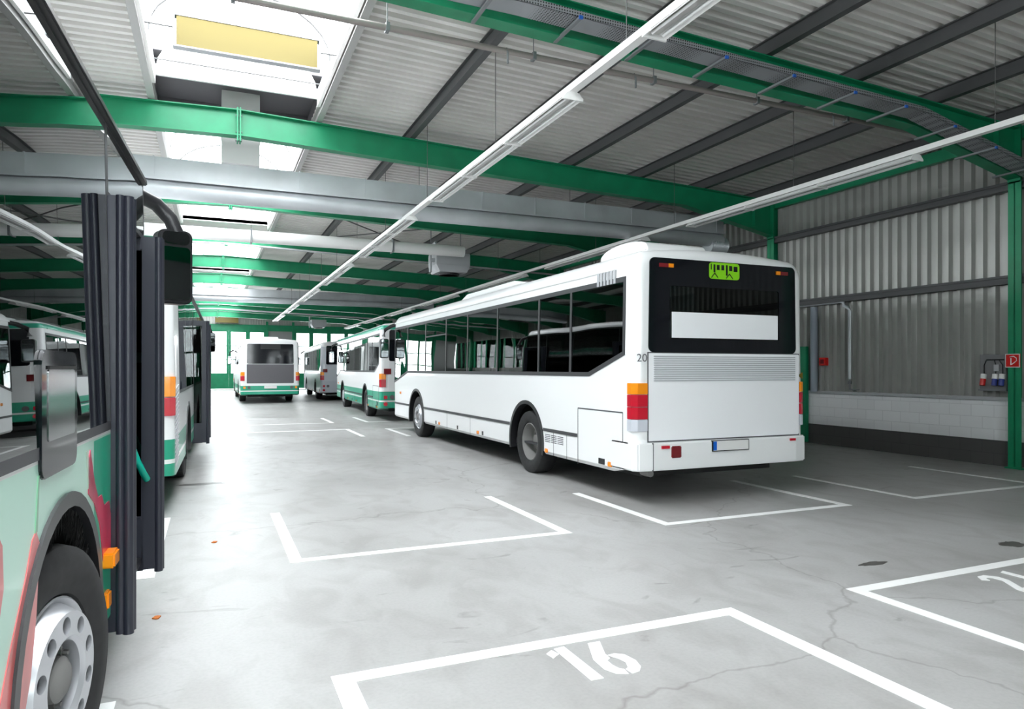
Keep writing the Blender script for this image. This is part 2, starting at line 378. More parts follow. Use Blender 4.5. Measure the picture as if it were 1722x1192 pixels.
corrugated('wall_left', M['clad'], Y_B, Y_F, 4.5, deck_z(X_L) + 0.06, 0.2, 0.05, wall_pts(X_L, -1), 1)
wl = st(MB().box(X_L - 0.02, X_L, Y_B, Y_F, 2.3, 4.5).obj('window_6', M['gateglass']))  # unseen glazing, added to help brighten the hall
mb = MB()
y = Y_B
while y < Y_F: mb.box(X_L - 0.04, X_L + 0.03, y, y + 0.08, 2.3, 4.5); y += 1.3
mb.obj('window_frame', M['greenpaint'], wl)

# gable walls with folding gates of four glazed leaves
GATES = [(-9.4, 1.45, 4), (-1.6, 1.45, 4), (6.25, 1.45, 4)]
def gable(y, s, side, n0, GATES=GATES):
    top = [(X_L, deck_z(X_L)), (RIDGE, deck_z(RIDGE)), (X_R, deck_z(X_R))]
    GH = 4.95
    mb = MB(); xs = X_L
    for x0, w, n in GATES:
        mb.box(xs, x0, y, y + 0.15, 0, GH); xs = x0 + w * n
    mb.box(xs, X_R, y, y + 0.15, 0, GH)
    st(mb.obj('wall_' + side, M['wallplain']))
    corrugated('wall_' + side, M['clad'], X_L, X_R, GH + 0.25, 6.1, 0.2, 0.04, lambda a, b, d: (a, y + 0.02 + d * s, b), 0)
    st(MB().prism([(X_L, GH + .2), (X_R, GH + .2), (X_R, deck_z(X_R)), (RIDGE, 6.2), (X_L, deck_z(X_L))], y + 0.1, y + 0.15, 'y').obj('wall_' + side, M['wallplain']))
    st(MB().box(X_L, X_R, y - 0.06, y + 0.2, 4.72, 5.22).obj('trim_%d' % (20 + n0), M['greenpaint']))
    for i, (x0, w, n) in enumerate(GATES):
        d = bpy.data.objects.new('door_%d' % (n0 + i), None); C.objects.link(d); d.location = (x0, y, 0); st(d)
        for sx in (0.0, w * n):
            MB().box(sx - 0.09, sx + 0.09, -0.1, 0.1, 0, 5.5).obj('gate_post', M['greenpaint'], d)
        for k in range(n):
            a, b = k * w + (0.001 if k else 0.09), (k + 1) * w - (0.09 if k == n - 1 else 0.001)
            l = MB(); st_ = 0.17
            l.box(a, a + st_, -0.03, 0.03, 0.04, 4.72); l.box(b - st_, b, -0.03, 0.03, 0.04, 4.72)
            l.box(a + st_, b - st_, -0.02, 0.02, 0.04, 1.3); l.box(a + st_, b - st_, -0.03, 0.03, 4.6, 4.72)
            for z in (2.4, 3.5): l.box(a + st_, b - st_, -0.02, 0.02, z - 0.04, z + 0.04)
            lf = l.obj('gate_leaf', M['greenpaint'], d)
            for z0, z1 in ((1.3, 2.36), (2.44, 3.46), (3.54, 4.6)):
                MB().box(a + st_, b - st_, -0.005, 0.005, z0, z1).obj('pane', M['gateglass'], lf)
gable(Y_F, 1, 'far', 2)
gable(Y_B, -1, 'near', 6, GATES[:2])  # unseen wall; right gate left out to keep the right side darker
# green side door and its frame in the right wall
d = MB().box(11.9, 11.98, 11.3, 12.05, 0.02, 2.1).obj('door_1', M['greenpaint'], bevel=0.01); st(d)
MB().box(11.86, 11.9, 11.4, 11.46, 1.0, 1.06).obj('door_handle', M['black'], d)

# ---------------------------------------------------------------- green portal frames
ORD = ['nearest', 'second', 'third', 'fourth', 'fifth', 'sixth', 'seventh', 'eighth', 'ninth', 'tenth', 'eleventh', 'twelfth', 'thirteenth',
       'fourteenth', 'fifteenth', 'sixteenth', 'seventeenth', 'eighteenth', 'nineteenth', 'twentieth', 'twenty-first', 'twenty-second', 'twenty-third']
def ibeam(mb, pts_top, pts_bot, y, fw=0.2, t=0.016):
    """I section in the plane y; top and bottom lines given as (x,z) lists of equal length"""
    for (p0, p1), (q0, q1) in zip(zip(pts_top, pts_top[1:]), zip(pts_bot, pts_bot[1:])):
        mb.prism([q0, q1, p1, p0], y - 0.006, y + 0.006, 'y')
        for a, b, dz in ((p0, p1, -t), (q0, q1, t)):
            mb.prism([a, b, (b[0], b[1] + dz), (a[0], a[1] + dz)], y - fw / 2, y + fw / 2, 'y')
def make_frame(y, label):
    t = thing('portal_frame', label, 'steel frame', (0, y, 0), 0, 'green portal frames of the hall')
    xr, xl = 11.85, -11.05
    for side, x_end, hx in (('r', xr, 9.4), ('l', xl, -8.6)):
        mb = MB(); bt = beam_top
        top = [(RIDGE, bt(RIDGE)), (hx, bt(hx)), (x_end, bt(x_end) - 0.03)]
        bot = [(RIDGE, bt(RIDGE) - 0.43), (hx, bt(hx) - 0.43), (x_end, 4.66)]
        if side == 'l': top = top[::-1]; bot = bot[::-1]
        ibeam(mb, top, bot, 0)
        sx = 0.02 if side == 'r' else -0.02
        mb.box(x_end - 0.015, x_end + 0.015, -0.1, 0.1, 4.62, bt(x_end) + 0.02)
        mb.box(x_end * 0.955 - 0.006, x_end * 0.955 + 0.006, -0.09, 0.09, 4.85, bt(x_end) - 0.01)
        mb.obj('rafter', M['greenpaint'], t)
        cb = MB(); s = 1 if side == 'r' else -1
        for a, b in ((x_end, x_end + s * 0.016), (x_end + s * 0.3, x_end + s * 0.316)):
            cb.box(min(a, b), max(a, b), -0.1, 0.1, 0, bt(x_end) - 0.02)
        cb.box(min(x_end, x_end + s * 0.3), max(x_end, x_end + s * 0.3), -0.006, 0.006, 0, bt(x_end) - 0.03)
        cb.box(min(x_end - s * 0.04, x_end + s * 0.35), max(x_end - s * 0.04, x_end + s * 0.35), -0.13, 0.13, 0, 0.02)
        cb.box(min(x_end, x_end + s * 0.3), max(x_end, x_end + s * 0.3), -0.09, 0.09, 4.6, 4.62)
        cb.obj('column', M['greenpaint'], t)
    sp = MB(); zt = beam_top(RIDGE)
    for s in (-1, 1): sp.box(RIDGE + s * 0.02 - 0.012, RIDGE + s * 0.02 + 0.012, -0.1, 0.1, zt - 0.52, zt + 0.03)
    sp.obj('splice_plate', M['greenpaint'], t)
    for z in (zt - 0.48, zt - 0.37, zt - 0.1):
        for yy in (-0.06, 0.06): MB().tube([(RIDGE - 0.05, yy, z), (RIDGE + 0.05, yy, z)], 0.014, 6).obj('bolt', M['galvdark'], t)
    return t
vis = [y for y in FRAMES]
f0 = None
for i, y in enumerate(FRAMES):
    if y < 6: lab = 'green portal frame standing behind the photographer, %s' % ('at the back' if i == 0 else 'closest')
    elif y == 7.0: lab = 'nearest green portal frame, carrying the perforated cable tray'
    elif y == 12.3: lab = 'second green portal frame, crossing the picture in front of the big silver duct'
    elif y == 54.7: lab = 'farthest green portal frame, next to the glazed gates'
    else: lab = '%s green portal frame counted from the camera' % ORD[i - 2]
    if f0 is None: f0 = make_frame(y, lab)
    else:
        f = copy_tree(f0); f.location = (0, y, 0); f['label'] = lab

# ---------------------------------------------------------------- purlins
PX = [(-0.86, 'edging the left side of the rooflight'), (1.7, 'edging the right side of the rooflight')]
PX += [(1.7 + 1.65 * k, '%s to the right of the rooflight edge' % ['', 'first', 'second', 'third', 'fourth', 'fifth', 'sixth'][k]) for k in range(1, 7)]
PX += [(-0.86 - 1.65 * k, '%s to the left of the rooflight edge' % ['', 'first', 'second', 'third', 'fourth', 'fifth', 'sixth'][k]) for k in range(1, 7)]
for x, w in PX:
    light = x in (-0.86, 1.7)
    z = deck_z(x) - 0.005; h = 0.2
    mb = MB().prism([(x - 0.05, z), (x + 0.05, z), (x + 0.05, z - 0.012), (x + 0.006, z - 0.012), (x + 0.006, z - h + 0.012), (x + 0.05, z - h + 0.012),
                     (x + 0.05, z - h), (x - 0.05, z - h), (x - 0.05, z - h + 0.012), (x - 0.006, z - h + 0.012), (x - 0.006, z - 0.012), (x - 0.05, z - 0.012)], Y_B, Y_F, 'y')
    o = mb.obj('purlin', M['curb'] if light else M['purlin'])
    tag(o, 'long %s steel purlin %s' % ('lit-coloured' if light else 'dark grey', w), 'purlin', 'purlins under the roof sheets')

# ---------------------------------------------------------------- silver ducts across the hall
def duct(y, z0, x0, x1, riser, label):
    t = thing('air_duct', label, 'duct', (0, y, z0), 0, 'silver air ducts across the hall')
    mb = MB(); mb.box(x0, x1, 0, 0.55, 0.3, 0.66)
    x = x0
    while x < x1: mb.box(x - 0.012, x + 0.012, -0.012, 0.562, 0.29, 0.672); x += 1.2
    mb.obj('duct_box', M['galv'], t)
    lo = MB(); lo.lathe([(x0, 0.16), (x1, 0.16)], (0, 0.12, 0.14), 18, 'x')
    lo.obj('round_duct', M['galv'], t, smooth=40)
    MB().box(x0, x1, -0.05, 0.0, 0.27, 0.3).obj('ledge', M['galv'], t)
    if riser:
        r = MB(); r.box(riser - 0.33, riser + 0.33, 0.02, 0.5, 0.64, 6.62 - z0 if y < 20 else 6.95 - z0)
        for zz in (0.95, 1.5): r.box(riser - 0.345, riser + 0.345, 0.005, 0.515, zz, zz + 0.02)
        r.obj('riser', M['lampwhite'], t)  # whiter than the duct: rooflight's brightness put into the colour
    hg = []
    for k in range(7):
        x = x0 + 0.8 + k * (x1 - x0 - 1.6) / 6
        MB().tube([(x, 0.02, 0.66), (x, 0.02, deck_z(x) - z0)], 0.006, 5).obj('hanger_rod', M['rod'], t)
    return t
duct(13.25, 4.57, -10.5, 11.3, None, 'big silver air duct under the second green frame')
d2 = duct(36.9, 4.95, -10.5, 11.3, 0.42, 'far silver air duct with an upright branch into the rooflight')
dd = [o for o in C.objects if o.name.startswith('air_duct')][0]
r = MB(); r.box(0.17, 0.8, -0.1, 0.4, 0.66, 6.5 - 4.57); r.box(0.155, 0.815, -0.115, 0.415, 1.1, 1.12)
r.obj('riser', M['lampwhite'], dd)  # daylight on this branch painted in by a whiter material
fx = MB(); prof = []
for k in range(9): prof += [(k * 0.06, 0.2), (k * 0.06 + 0.03, 0.165)]
fx.lathe(prof, (10.95, 0.15, 0.02), 20, 'x'); fx.obj('flexible_end', M['galv'], dd, smooth=30)
# round white tube behind it
t = thing('round_duct', 'pale round duct running above the hanging heater', 'duct', (0, 18.1, 4.85))
MB().lathe([(-10.5, 0.15), (6.4, 0.15)], (0, 0, 0), 20, 'x').obj('tube', M['lampwhite'], t, smooth=40)
for x in (-6.5, -2.6, 0.9, 4.4): MB().box(x - 0.02, x + 0.02, -0.16, 0.16, -0.16, 0.17).obj('clamp', M['galvdark'], t)
for x in (-6.5, -2.6, 0.9, 4.4): MB().tube([(x, 0, 0.15), (x, 0, deck_z(x) - 4.85)], 0.006, 5).obj('hanger_rod', M['rod'], t)

def heater(loc, label, s=1.0):
    t = thing('air_heater', label, 'heater', loc)
    MB().box(-0.5, 0.5, -0.4, 0.4, 0.22, 0.56).obj('casing', M['lightgrey'], t, bevel=0.01)
    MB().prism([(-0.5, 0.22), (-0.4, 0.02), (0.4, 0.02), (0.5, 0.22)], -0.4, 0.4, 'y').obj('hopper', M['lightgrey'], t)
    MB().lathe([(0, 0.3), (0.05, 0.3), (0.05, 0.26), (0.0, 0.26)], (0, 0, -0.035), 24, 'z').obj('fan_ring', M['black'], t)
    f = MB(); 
    for k in range(5):
        a = 2 * PI * k / 5; f.add([(0.04 * math.cos(a), 0.04 * math.sin(a), -0.01), (0.25 * math.cos(a - .3), 0.25 * math.sin(a - .3), -0.03), (0.25 * math.cos(a + .3), 0.25 * math.sin(a + .3), 0.01)], [(0, 1, 2)])
    f.lathe([(0, 0.05), (0.04, 0.05)], (0, 0, -0.03), 12, 'z'); f.obj('fan', M['black'], t)
    for x in (-0.45, 0.45):
        MB().tube([(x, 0.3, 0.56), (x, 0.3, deck_z(loc[0] + x) - loc[2] - 0.01)], 0.014, 6).obj('hanger_rod', M['galvdark'], t)
    p = MB(); p.tube([(-0.62, -0.2, 0.0), (-0.62, -0.2, 0.75), (-0.55, -0.5, 0.8)], 0.04, 8); p.box(-0.62, -0.5, -0.25, -0.15, 0.3, 0.4); p.obj('feed_pipe', M['lightgrey'], t)
heater((6.28, 19.0, 4.33), 'light grey box heater hanging from the roof above the parked white bus')
heater((6.9, 50.0, 4.5), 'small dark heater hanging at the far end by the glazed gates')

# ---------------------------------------------------------------- pipes and cable tray at the nearest frame
t = thing('cross_pipe', 'thin grey brown pipe hung across the hall beside the nearest green frame', 'pipe', (0, 7.42, 5.3))
MB().tube([(-10.8, 0, 0), (11.75, 0, 0.0)], 0.035, 10).obj('pipe', M['pipe'], t, smooth=40)
for x in (0.2, 1.75, 3.5, 5.2, 6.9, 8.6, 10.2):
    c = MB(); c.tube([(x, 0, -0.055), (x, 0, deck_z(x) - 5.3)], 0.006, 5); c.box(x - 0.02, x + 0.02, -0.045, 0.045, -0.045, 0.045)
    c.obj('pipe_hanger', M['galvdark'], t)
for x in (3.15, 4.9, 8.3): MB().tube([(x, -0.01, 0.03), (x, -0.045, -0.03), (x, -0.045, -0.16)], 0.012, 6).obj('hook', M['galvdark'], t)
t = thing('cross_pipe', 'far thin pipe hung across the hall near the glazed gates', 'pipe', (0, 46.5, 5.35))
MB().tube([(-10.8, 0, -0.3), (0.4, 0, 0.0), (11.75, 0, -0.4)], 0.05, 8).obj('pipe', M['lightgrey'], t, smooth=40)
t = thing('cross_pipe', 'pale thin pipe hung in front of the fourth green frame', 'pipe', (0, 22.3, 5.35))
MB().tube([(-10.8, 0, -0.3), (0.4, 0, 0.0), (11.75, 0, -0.35)], 0.03, 8).obj('pipe', M['lightgrey'], t, smooth=40)

t = thing('cable_tray', 'perforated grey cable tray slung along the nearest green frame', 'cable tray', (0, 6.66, 0))
def perforated():
    m = bpy.data.materials.new('perforated tray sheet'); m.use_nodes = True; nt = m.node_tree; b = nt.nodes['Principled BSDF']
    b.inputs['Metallic'].default_value = 0.4; b.inputs['Roughness'].default_value = 0.5
    tc = nt.nodes.new('ShaderNodeTexCoord'); v = nt.nodes.new('ShaderNodeTexVoronoi'); v.inputs['Scale'].default_value = 32; v.inputs['Randomness'].default_value = 0
    r = nt.nodes.new('ShaderNodeValToRGB'); r.color_ramp.elements[0].position = 0.3; r.color_ramp.elements[1].position = 0.38
    r.color_ramp.elements[0].color = (0.02, 0.02, 0.02, 1); r.color_ramp.elements[1].color = (0.33, 0.34, 0.36, 1)
    nt.links.new(tc.outputs['Object'], v.inputs['Vector']); nt.links.new(v.outputs['Distance'], r.inputs[0]); nt.links.new(r.outputs[0], b.inputs['Base Color'])
    return m
M['perf'] = perforated()
TP = [(-3.0, 5.39), (3.0, 5.39), (9.05, 5.16), (11.8, 4.6), (14.0, 4.1)]
mb = MB()
for (x0, z0), (x1, z1) in zip(TP, TP[1:]):
    x1 = min(x1, 12.02) if x0 < 12 else x1
    for q0, q1 in (((-0.15, 0), (0.13, 0.006)), ((-0.15, 0), (-0.146, 0.07)), ((0.126, 0), (0.13, 0.07))):
        mb.add([(x0, q0[0], z0 + q0[1]), (x1, q0[0], z1 + q0[1]), (x1, q1[0], z1 + q0[1]), (x0, q1[0], z0 + q0[1]),
                (x0, q0[0], z0 + q1[1]), (x1, q0[0], z1 + q1[1]), (x1, q1[0], z1 + q1[1]), (x0, q1[0], z0 + q1[1])],
               [(0, 1, 2, 3), (4, 5, 6, 7), (0, 1, 5, 4), (2, 3, 7, 6), (0, 3, 7, 4), (1, 2, 6, 5)])
    if x1 > 12: break
mb.obj('tray', M['perf'], t)
cab = MB()
for yy, rr in ((-0.08, 0.014), (-0.02, 0.018), (0.05, 0.012)):
    cab.tube([(x, yy, z + 0.03) for x, z in TP[:3]] + [(11.5, yy, 4.72)], rr, 6)
cab.obj('cable', M['black'], t)
def tz(x):
    for (x0, z0), (x1, z1) in zip(TP, TP[1:]):
        if x0 <= x <= x1: return z0 + (z1 - z0) * (x - x0) / (x1 - x0)
for x in (2.6, 3.6, 4.55, 5.55, 6.6, 7.65, 8.6, 9.6, 10.5, 11.4):
    b = MB().box(x - 0.02, x + 0.02, -0.2, 0.4, tz(x) - 0.045, tz(x) - 0.02).obj('bracket', M['galvdark'], t)
    MB().box(x - 0.022, x + 0.022, -0.22, -0.2, tz(x) - 0.05, tz(x) - 0.015).obj('end_cap', M['bluecap'], b)
# conduits next to the column
t = thing('conduit_bundle', 'upright grey conduits beside the nearest right-hand green column', 'conduit', (11.9, 7.3, 0))
for k in range(4):
    MB().tube([(0.0 , -0.52 - 0.1 * k, 4.75), (0.0, -0.52 - 0.1 * k, 5.45)], 0.018, 6).obj('conduit', M['galv'], t)

# long thin hanger rods from roof, cross bracing rods
def rod(p0, p1, r, label, grp=None, name='hanger_rod', m='rod', cat='rod'):
    o = MB().tube([p0, p1], r, 6).obj(name, M[m]); return tag(o, label, cat, grp)
xb = [((1.9, 17.7, 5.75), (6.6, 22.7, 5.6), 'dark cross bracing rod under the roof rising to the right behind the silver duct'),
      ((6.6, 17.8, 5.56), (1.9, 22.7, 5.56), 'dark cross bracing rod under the roof falling to the right behind the silver duct')]
for a, b, l in xb: rod(a, b, 0.018, l, name='bracing_rod')

# ---------------------------------------------------------------- light rails with fluorescent battens
def make_lamp():
    t = thing('fluorescent_lamp', 'x', 'lamp', (0, 0, 0)); L_ = 1.56
    MB().prism([(-0.04, -0.01), (0.04, -0.01), (0.115, -0.07), (0.11, -0.075), (0.036, -0.02), (-0.036, -0.02), (-0.11, -0.075), (-0.115, -0.07)], 0, L_, 'y').obj('reflector', M['lampwhite'], t)
    MB().box(-0.035, 0.035, 0.0, L_, -0.045, -0.018).obj('gear_tray', M['lamptrough'], t)
    for x in (-0.055, 0.055): MB().tube([(x, 0.04, -0.062), (x, L_ - 0.04, -0.062)], 0.013, 8).obj('tube', M['tube'], t, smooth=40)
    for y in (-0.02, L_):
        MB().prism([(-0.12, -0.085), (0.12, -0.085), (0.12, -0.065), (0.075, -0.015), (0.04, 0.0), (-0.04, 0.0), (-0.075, -0.015), (-0.12, -0.065)], y, y + 0.02, 'y').obj('end_cap', M['lampwhite'], t)
    return t
lamp0 = make_lamp(); used = False
for rx, rz, y1, side in ((3.47, 4.5, 44.5, 'left'), (8.72, 4.5, 50, 'right')):
    t = thing('light_rail', 'long white lighting rail hung on the %s, %s' % (side, 'over the open aisle' if side == 'left' else 'over the parked white bus'), 'lighting rail', (rx, 0, rz))
    MB().box(-0.045, 0.045, -1.0, y1, 0.0, 0.07).obj('rail', M['lampwhite'], t)
    y = 2.2
    while y < y1:
        MB().tube([(0, y, 0.07), (0, y, deck_z(rx) - rz - 0.005)], 0.005, 5).obj('hanger_rod', M['rod'], t); y += 3.17
    ys = [3.37]
    y = 6.4
    while y + 4.8 < y1:
        ys += [y, y + 1.6, y + 3.2]; y += 6.35
    for i, yy in enumerate(ys):
        if not used: l = lamp0; used = True
        else: l = copy_tree(lamp0)
        l.location = (rx, yy, rz)
        l['label'] = '%s white fluorescent lamp from the camera on the %s lighting rail' % (ORD[i] if i else 'first', side)
        l['group'] = 'fluorescent lamps on the %s rail' % side

# ---------------------------------------------------------------- yellow signs
t = thing('yellow_sign', 'large blank yellow box sign hung in the nearest rooflight', 'sign', (0.47, 9.9, 5.76), 0, 'yellow box signs under the roof')
MB().box(-0.88, 0.88, -0.05, 0.05, 0, 0.38).obj('sign_box', M['yellow'], t, bevel=0.005)
mb = MB()
mb.box(-0.92, 0.92, -0.06, 0.06, -0.02, 0); mb.box(-0.92, 0.92, -0.06, 0.06, 0.38, 0.395); mb.box(-0.92, -0.9, -0.06, 0.06, 0, 0.38); mb.box(0.9, 0.92, -0.06, 0.06, 0, 0.38)
mb.obj('sign_frame', M['lightgrey'], t)
MB().tube([(-1.25, 0, 0.24), (-0.91, 0, 0.24)], 0.01, 6).obj('bracket', M['rod'], t)
MB().tube([(0.91, 0, 0.24), (1.15, 0, 0.24)], 0.01, 6).obj('bracket', M['rod'], t)
for x in (-0.5, 0.5): MB().tube([(x, 0, 0.38), (x, 0, 1.05)], 0.005, 5).obj('hanger_rod', M['rod'], t)
t = thing('yellow_sign', 'small yellow sign above the far glazed gate, right of the bus mirror', 'sign', (1.15, 59.4, 5.3), 0, 'yellow box signs under the roof')
MB().box(-0.85, 0.85, -0.05, 0.05, 0, 0.42).obj('sign_box', M['yellow'], t)
MB().tube([(0, 0, .42), (0, 0, 0.85)], 0.02, 5).obj('hanger_rod', M['rod'], t)
t = thing('yellow_sign', 'small yellow sign above the far glazed gate, mostly behind the left buses', 'sign', (-1.5, 59.4, 5.3), 0, 'yellow box signs under the roof')
MB().box(-0.7, 0.7, -0.05, 0.05, 0, 0.42).obj('sign_box', M['yellow'], t)
MB().tube([(0, 0, .42), (0, 0, 0.85)], 0.02, 5).obj('hanger_rod', M['rod'], t)

# ---------------------------------------------------------------- fittings on the right wall
t = thing('downpipe', 'thick grey blue upright pipe on the right wall near the green door', 'pipe', (11.95, 11.13, 1.12))
MB().tube([(0, 0, 0), (0, 0, 1.82)], 0.075, 14).obj('pipe', mat('blue grey pipe', (0.3, 0.34, 0.4), 0.5), t, smooth=40)
t = thing('water_pipe', 'thin pale pipe with a kink and a tap on the corrugated wall', 'pipe', (11.93, 10.3, 0))
MB().tube([(0, 1.75, 3.0), (0, 0.12, 3.0), (0, 0.06, 2.98), (0, 0.04, 2.9), (0, -0.06, 2.86), (0, -0.1, 2.8), (0, -0.1, 1.4)], 0.036, 10).obj('pipe', M['galv'], t, smooth=50)
k = MB(); k.tube([(0, -0.1, 1.4), (0, -0.1, 1.2), (0, -0.22, 1.17)], 0.015, 8); k.box(-0.02, 0.02, -0.13, -0.07, 1.3, 1.36); k.box(-0.01, 0.01, -0.32, -0.14, 1.18, 1.2); k.obj('tap', M['galvdark'], t)
t = thing('call_point', 'small red alarm box on the corrugated wall', 'alarm box', (11.97, 10.9, 1.68))
MB().box(-0.04, 0.06, -0.085, 0.085, 0, 0.17).obj('casing', M['redbox'], t, bevel=0.01)
MB().box(-0.045, -0.038, -0.045, 0.045, 0.04, 0.13).obj('push_pane', M['darkred'], t)
t = thing('socket_board', 'grey board with red and blue power sockets beside the green column', 'socket board', (12.0, 7.42, 1.27))
MB().box(-0.04, 0.0, -0.23, 0.2, 0, 0.58).obj('board', mat('board grey', (0.2, 0.2, 0.21), 0.5), t, bevel=0.005)
MB().box(-0.06, 0.0, -0.24, 0.21, -0.03, 0.0).obj('ledge', M['galvdark'], t)
for yy, mm, nm in ((0.12, 'redbox', 'red'), (-0.07, 'blue', 'blue'), (-0.18, 'blue', 'blue')):
    s = MB(); s.tube([(-0.075, yy, 0.17), (-0.1, yy, 0.06)], 0.042, 12)
    o = s.obj('socket', M[mm], t, smooth=50); o['label'] = nm + ' socket cap'
    MB().tube([(-0.06, yy, 0.25), (-0.075, yy, 0.17)], 0.046, 12).obj('collar', M['lampwhite'], o, smooth=50)
    MB().tube([(-0.05, yy, 0.25), (-0.05, yy, 0.4), (-0.05, yy * 0.7, 0.48)], 0.008, 6).obj('cable', M['black'], o)
MB().box(-0.09, -0.04, -0.14, -0.06, 0.3, 0.41).obj('junction_box', M['lightgrey'], t)
MB().tube([(-0.05, 0.08, 0.49), (-0.05, -0.2, 0.49)], 0.01, 6).obj('cable_run', M['black'], t)
t = thing('fire_sign', 'red square fire hose sign with white symbol on the green column', 'sign', (11.845, 7.02, 1.63))
MB().box(-0.012, 0.004, -0.11, 0.11, 0, 0.22).obj('plate', M['redbox'], t)
mb = MB(); mb.box(-0.014, -0.011, -0.11, 0.11, 0, 0.012); mb.box(-0.014, -0.011, -0.11, 0.11, 0.208, 0.22); mb.box(-0.014, -0.011, -0.11, -0.1, 0, 0.22); mb.box(-0.014, -0.011, 0.1, 0.11, 0, 0.22)
mb.tube([(-0.014, 0.04, 0.17), (-0.014, -0.02, 0.18), (-0.014, -0.06, 0.15), (-0.014, -0.065, 0.11), (-0.014, -0.03, 0.08), (-0.014, 0.01, 0.05)], 0.007, 6)
mb.box(-0.016, -0.011, 0.015, 0.03, 0.04, 0.15)
mb.obj('symbol', M['lampwhite'], t)

# ================================================================ FLOOR MARKINGS
def bay(x0, x1, y_end, leg, label, w=0.1, full=True):
    mb = MB(); s = 1 if leg > 0 else -1
    pts = [(x0, y_end, x1, y_end + s * w)] if full else []
    for a, b, c, d in pts: mb.box(a, c, min(b, d), max(b, d), 0.0005, 0.0035)
    for xa, xb_ in ((x0, x0 + w), (x1 - w, x1)):
        mb.box(xa, xb_, min(y_end + s * w * (1 if full else 0), y_end + leg), max(y_end + s * w * (1 if full else 0), y_end + leg), 0.0005, 0.0035)
    tag(mb.obj('bay_marking', M['paint']), label, 'floor marking', 'white bay corner lines on the floor')
bay(0.6, 3.24, 5.97, 2.15, 'white U-shaped bay line on the open floor left of the white bus')
bay(0.57, 3.2, 3.68, -1.75, 'white bay outline around the number 16', 0.11)
bay(4.27, 6.92, 5.88, 2.0, 'white U-shaped bay line right behind the white bus')
bay(7.98, 10.6, 5.86, 2.0, 'white bay line nearest the right wall and green column', 0.09)
bay(4.24, 6.9, 3.66, -2.6, 'white bay line at the lower right edge of the picture')
bay(0.68, 3.38, 18.75, -2.2, 'far white bay line across the aisle, opposite the white bus front', 0.11)
bay(4.3, 7.0, 18.55, -2.3, 'white bay line beneath the front of the white bus', 0.11)
bay(4.3, 7.0, 21.0, 2.3, 'white bay line beneath the rear of the green and white bus', 0.11)
bay(0.68, 3.38, 21.1, 2.2, 'white bay line on the far side of the cross aisle', 0.11)
bay(-3.0, -0.4, 5.97, 2.35, 'white bay line beside the open bus door on the left', 0.14)
bay(-3.0, -0.42, 3.82, -1.7, 'white bay line under the mint green bus front wheel', 0.11)
bay(-3.0, -0.28, 17.9, -1.3, 'white bay line beside the second bus on the left', 0.13)
def poly_mark(mb, P, z=0.0037):
    mb.prism(P, 0.0005, z, 'z')
mb = MB()
for P in ([(1.725, 3.49), (1.775, 3.525), (1.79, 3.46), (1.735, 3.42)], [(1.795, 3.535), (1.865, 3.545), (1.865, 3.1), (1.79, 3.1)],
          [(2.015, 3.53), (2.095, 3.53), (2.03, 3.36), (2.025, 3.3), (1.995, 3.28), (1.99, 3.22), (2.0, 3.17), (2.02, 3.15), (2.01, 3.09), (1.95, 3.12), (1.92, 3.19), (1.93, 3.32)],
          [(2.03, 3.34), (2.08, 3.345), (2.125, 3.31), (2.14, 3.22), (2.12, 3.14), (2.08, 3.095), (2.03, 3.085), (2.025, 3.145), (2.05, 3.16), (2.075, 3.22), (2.06, 3.28)]):
    poly_mark(mb, P)
tag(mb.obj('bay_number', M['paint']), 'painted white number 16 on the floor', 'floor number')
mb = MB()
for P in ([(5.36, 3.4), (5.42, 3.47), (5.5, 3.475), (5.56, 3.4), (5.55, 3.32), (5.44, 3.16), (5.56, 3.16), (5.56, 3.1), (5.36, 3.1), (5.36, 3.15), (5.49, 3.33), (5.49, 3.4), (5.46, 3.425), (5.43, 3.41), (5.41, 3.37)],
          [(5.7, 3.47), (5.76, 3.49), (5.76, 3.05), (5.7, 3.05)]):
    poly_mark(mb, P)
tag(mb.obj('bay_number', M['paint']), 'painted white number cut by the right edge of the picture', 'floor number')
o = MB().box(-0.68, -0.56, 6.2, 7.4, 0.0005, 0.003).obj('yellow_strip', M['yellow']); tag(o, 'yellow floor strip below the open bus door', 'floor marking')
oil = mat('oily stain', (0.09, 0.085, 0.08), 0.35)
def blotch(cx, cy, rx, ry, seed, label):
    rnd = random.Random(seed); n = 22
    P = [(cx + rx * math.cos(2 * PI * k / n) * rnd.uniform(0.65, 1.1), cy + ry * math.sin(2 * PI * k / n) * rnd.uniform(0.65, 1.1)) for k in range(n)]
    tag(MB().prism(P, 0.0004, 0.0016, 'z').obj('oil_stain', oil), label, 'stain')
blotch(-0.12, 10.6, 0.33, 0.1, 3, 'dark wet streak on the floor behind the second left bus')
blotch(6.72, 4.0, 0.14, 0.1, 5, 'dark oil patch on the floor at the right')
blotch(5.0, 4.05, 0.16, 0.05, 6, 'dark scuff on the floor above the lower right bay line')
leafm = mat('dry leaf', (0.5, 0.14, 0.02), 0.8)
def leaf(x, y, label):
    n = 9; mb = MB().prism([(x + 0.03 * math.cos(2 * PI * k / n) * (1 if k % 2 else .6), y + 0.03 * math.sin(2 * PI * k / n)) for k in range(n)], 0.001, 0.008, 'z')
    tag(mb.obj('dry_leaf', leafm), label, 'leaf')
leaf(0.03, 6.97, 'small dry orange leaf on the floor near the open bus door')
leaf(-0.32, 5.0, 'small dry orange leaf on the floor beside the left bus')

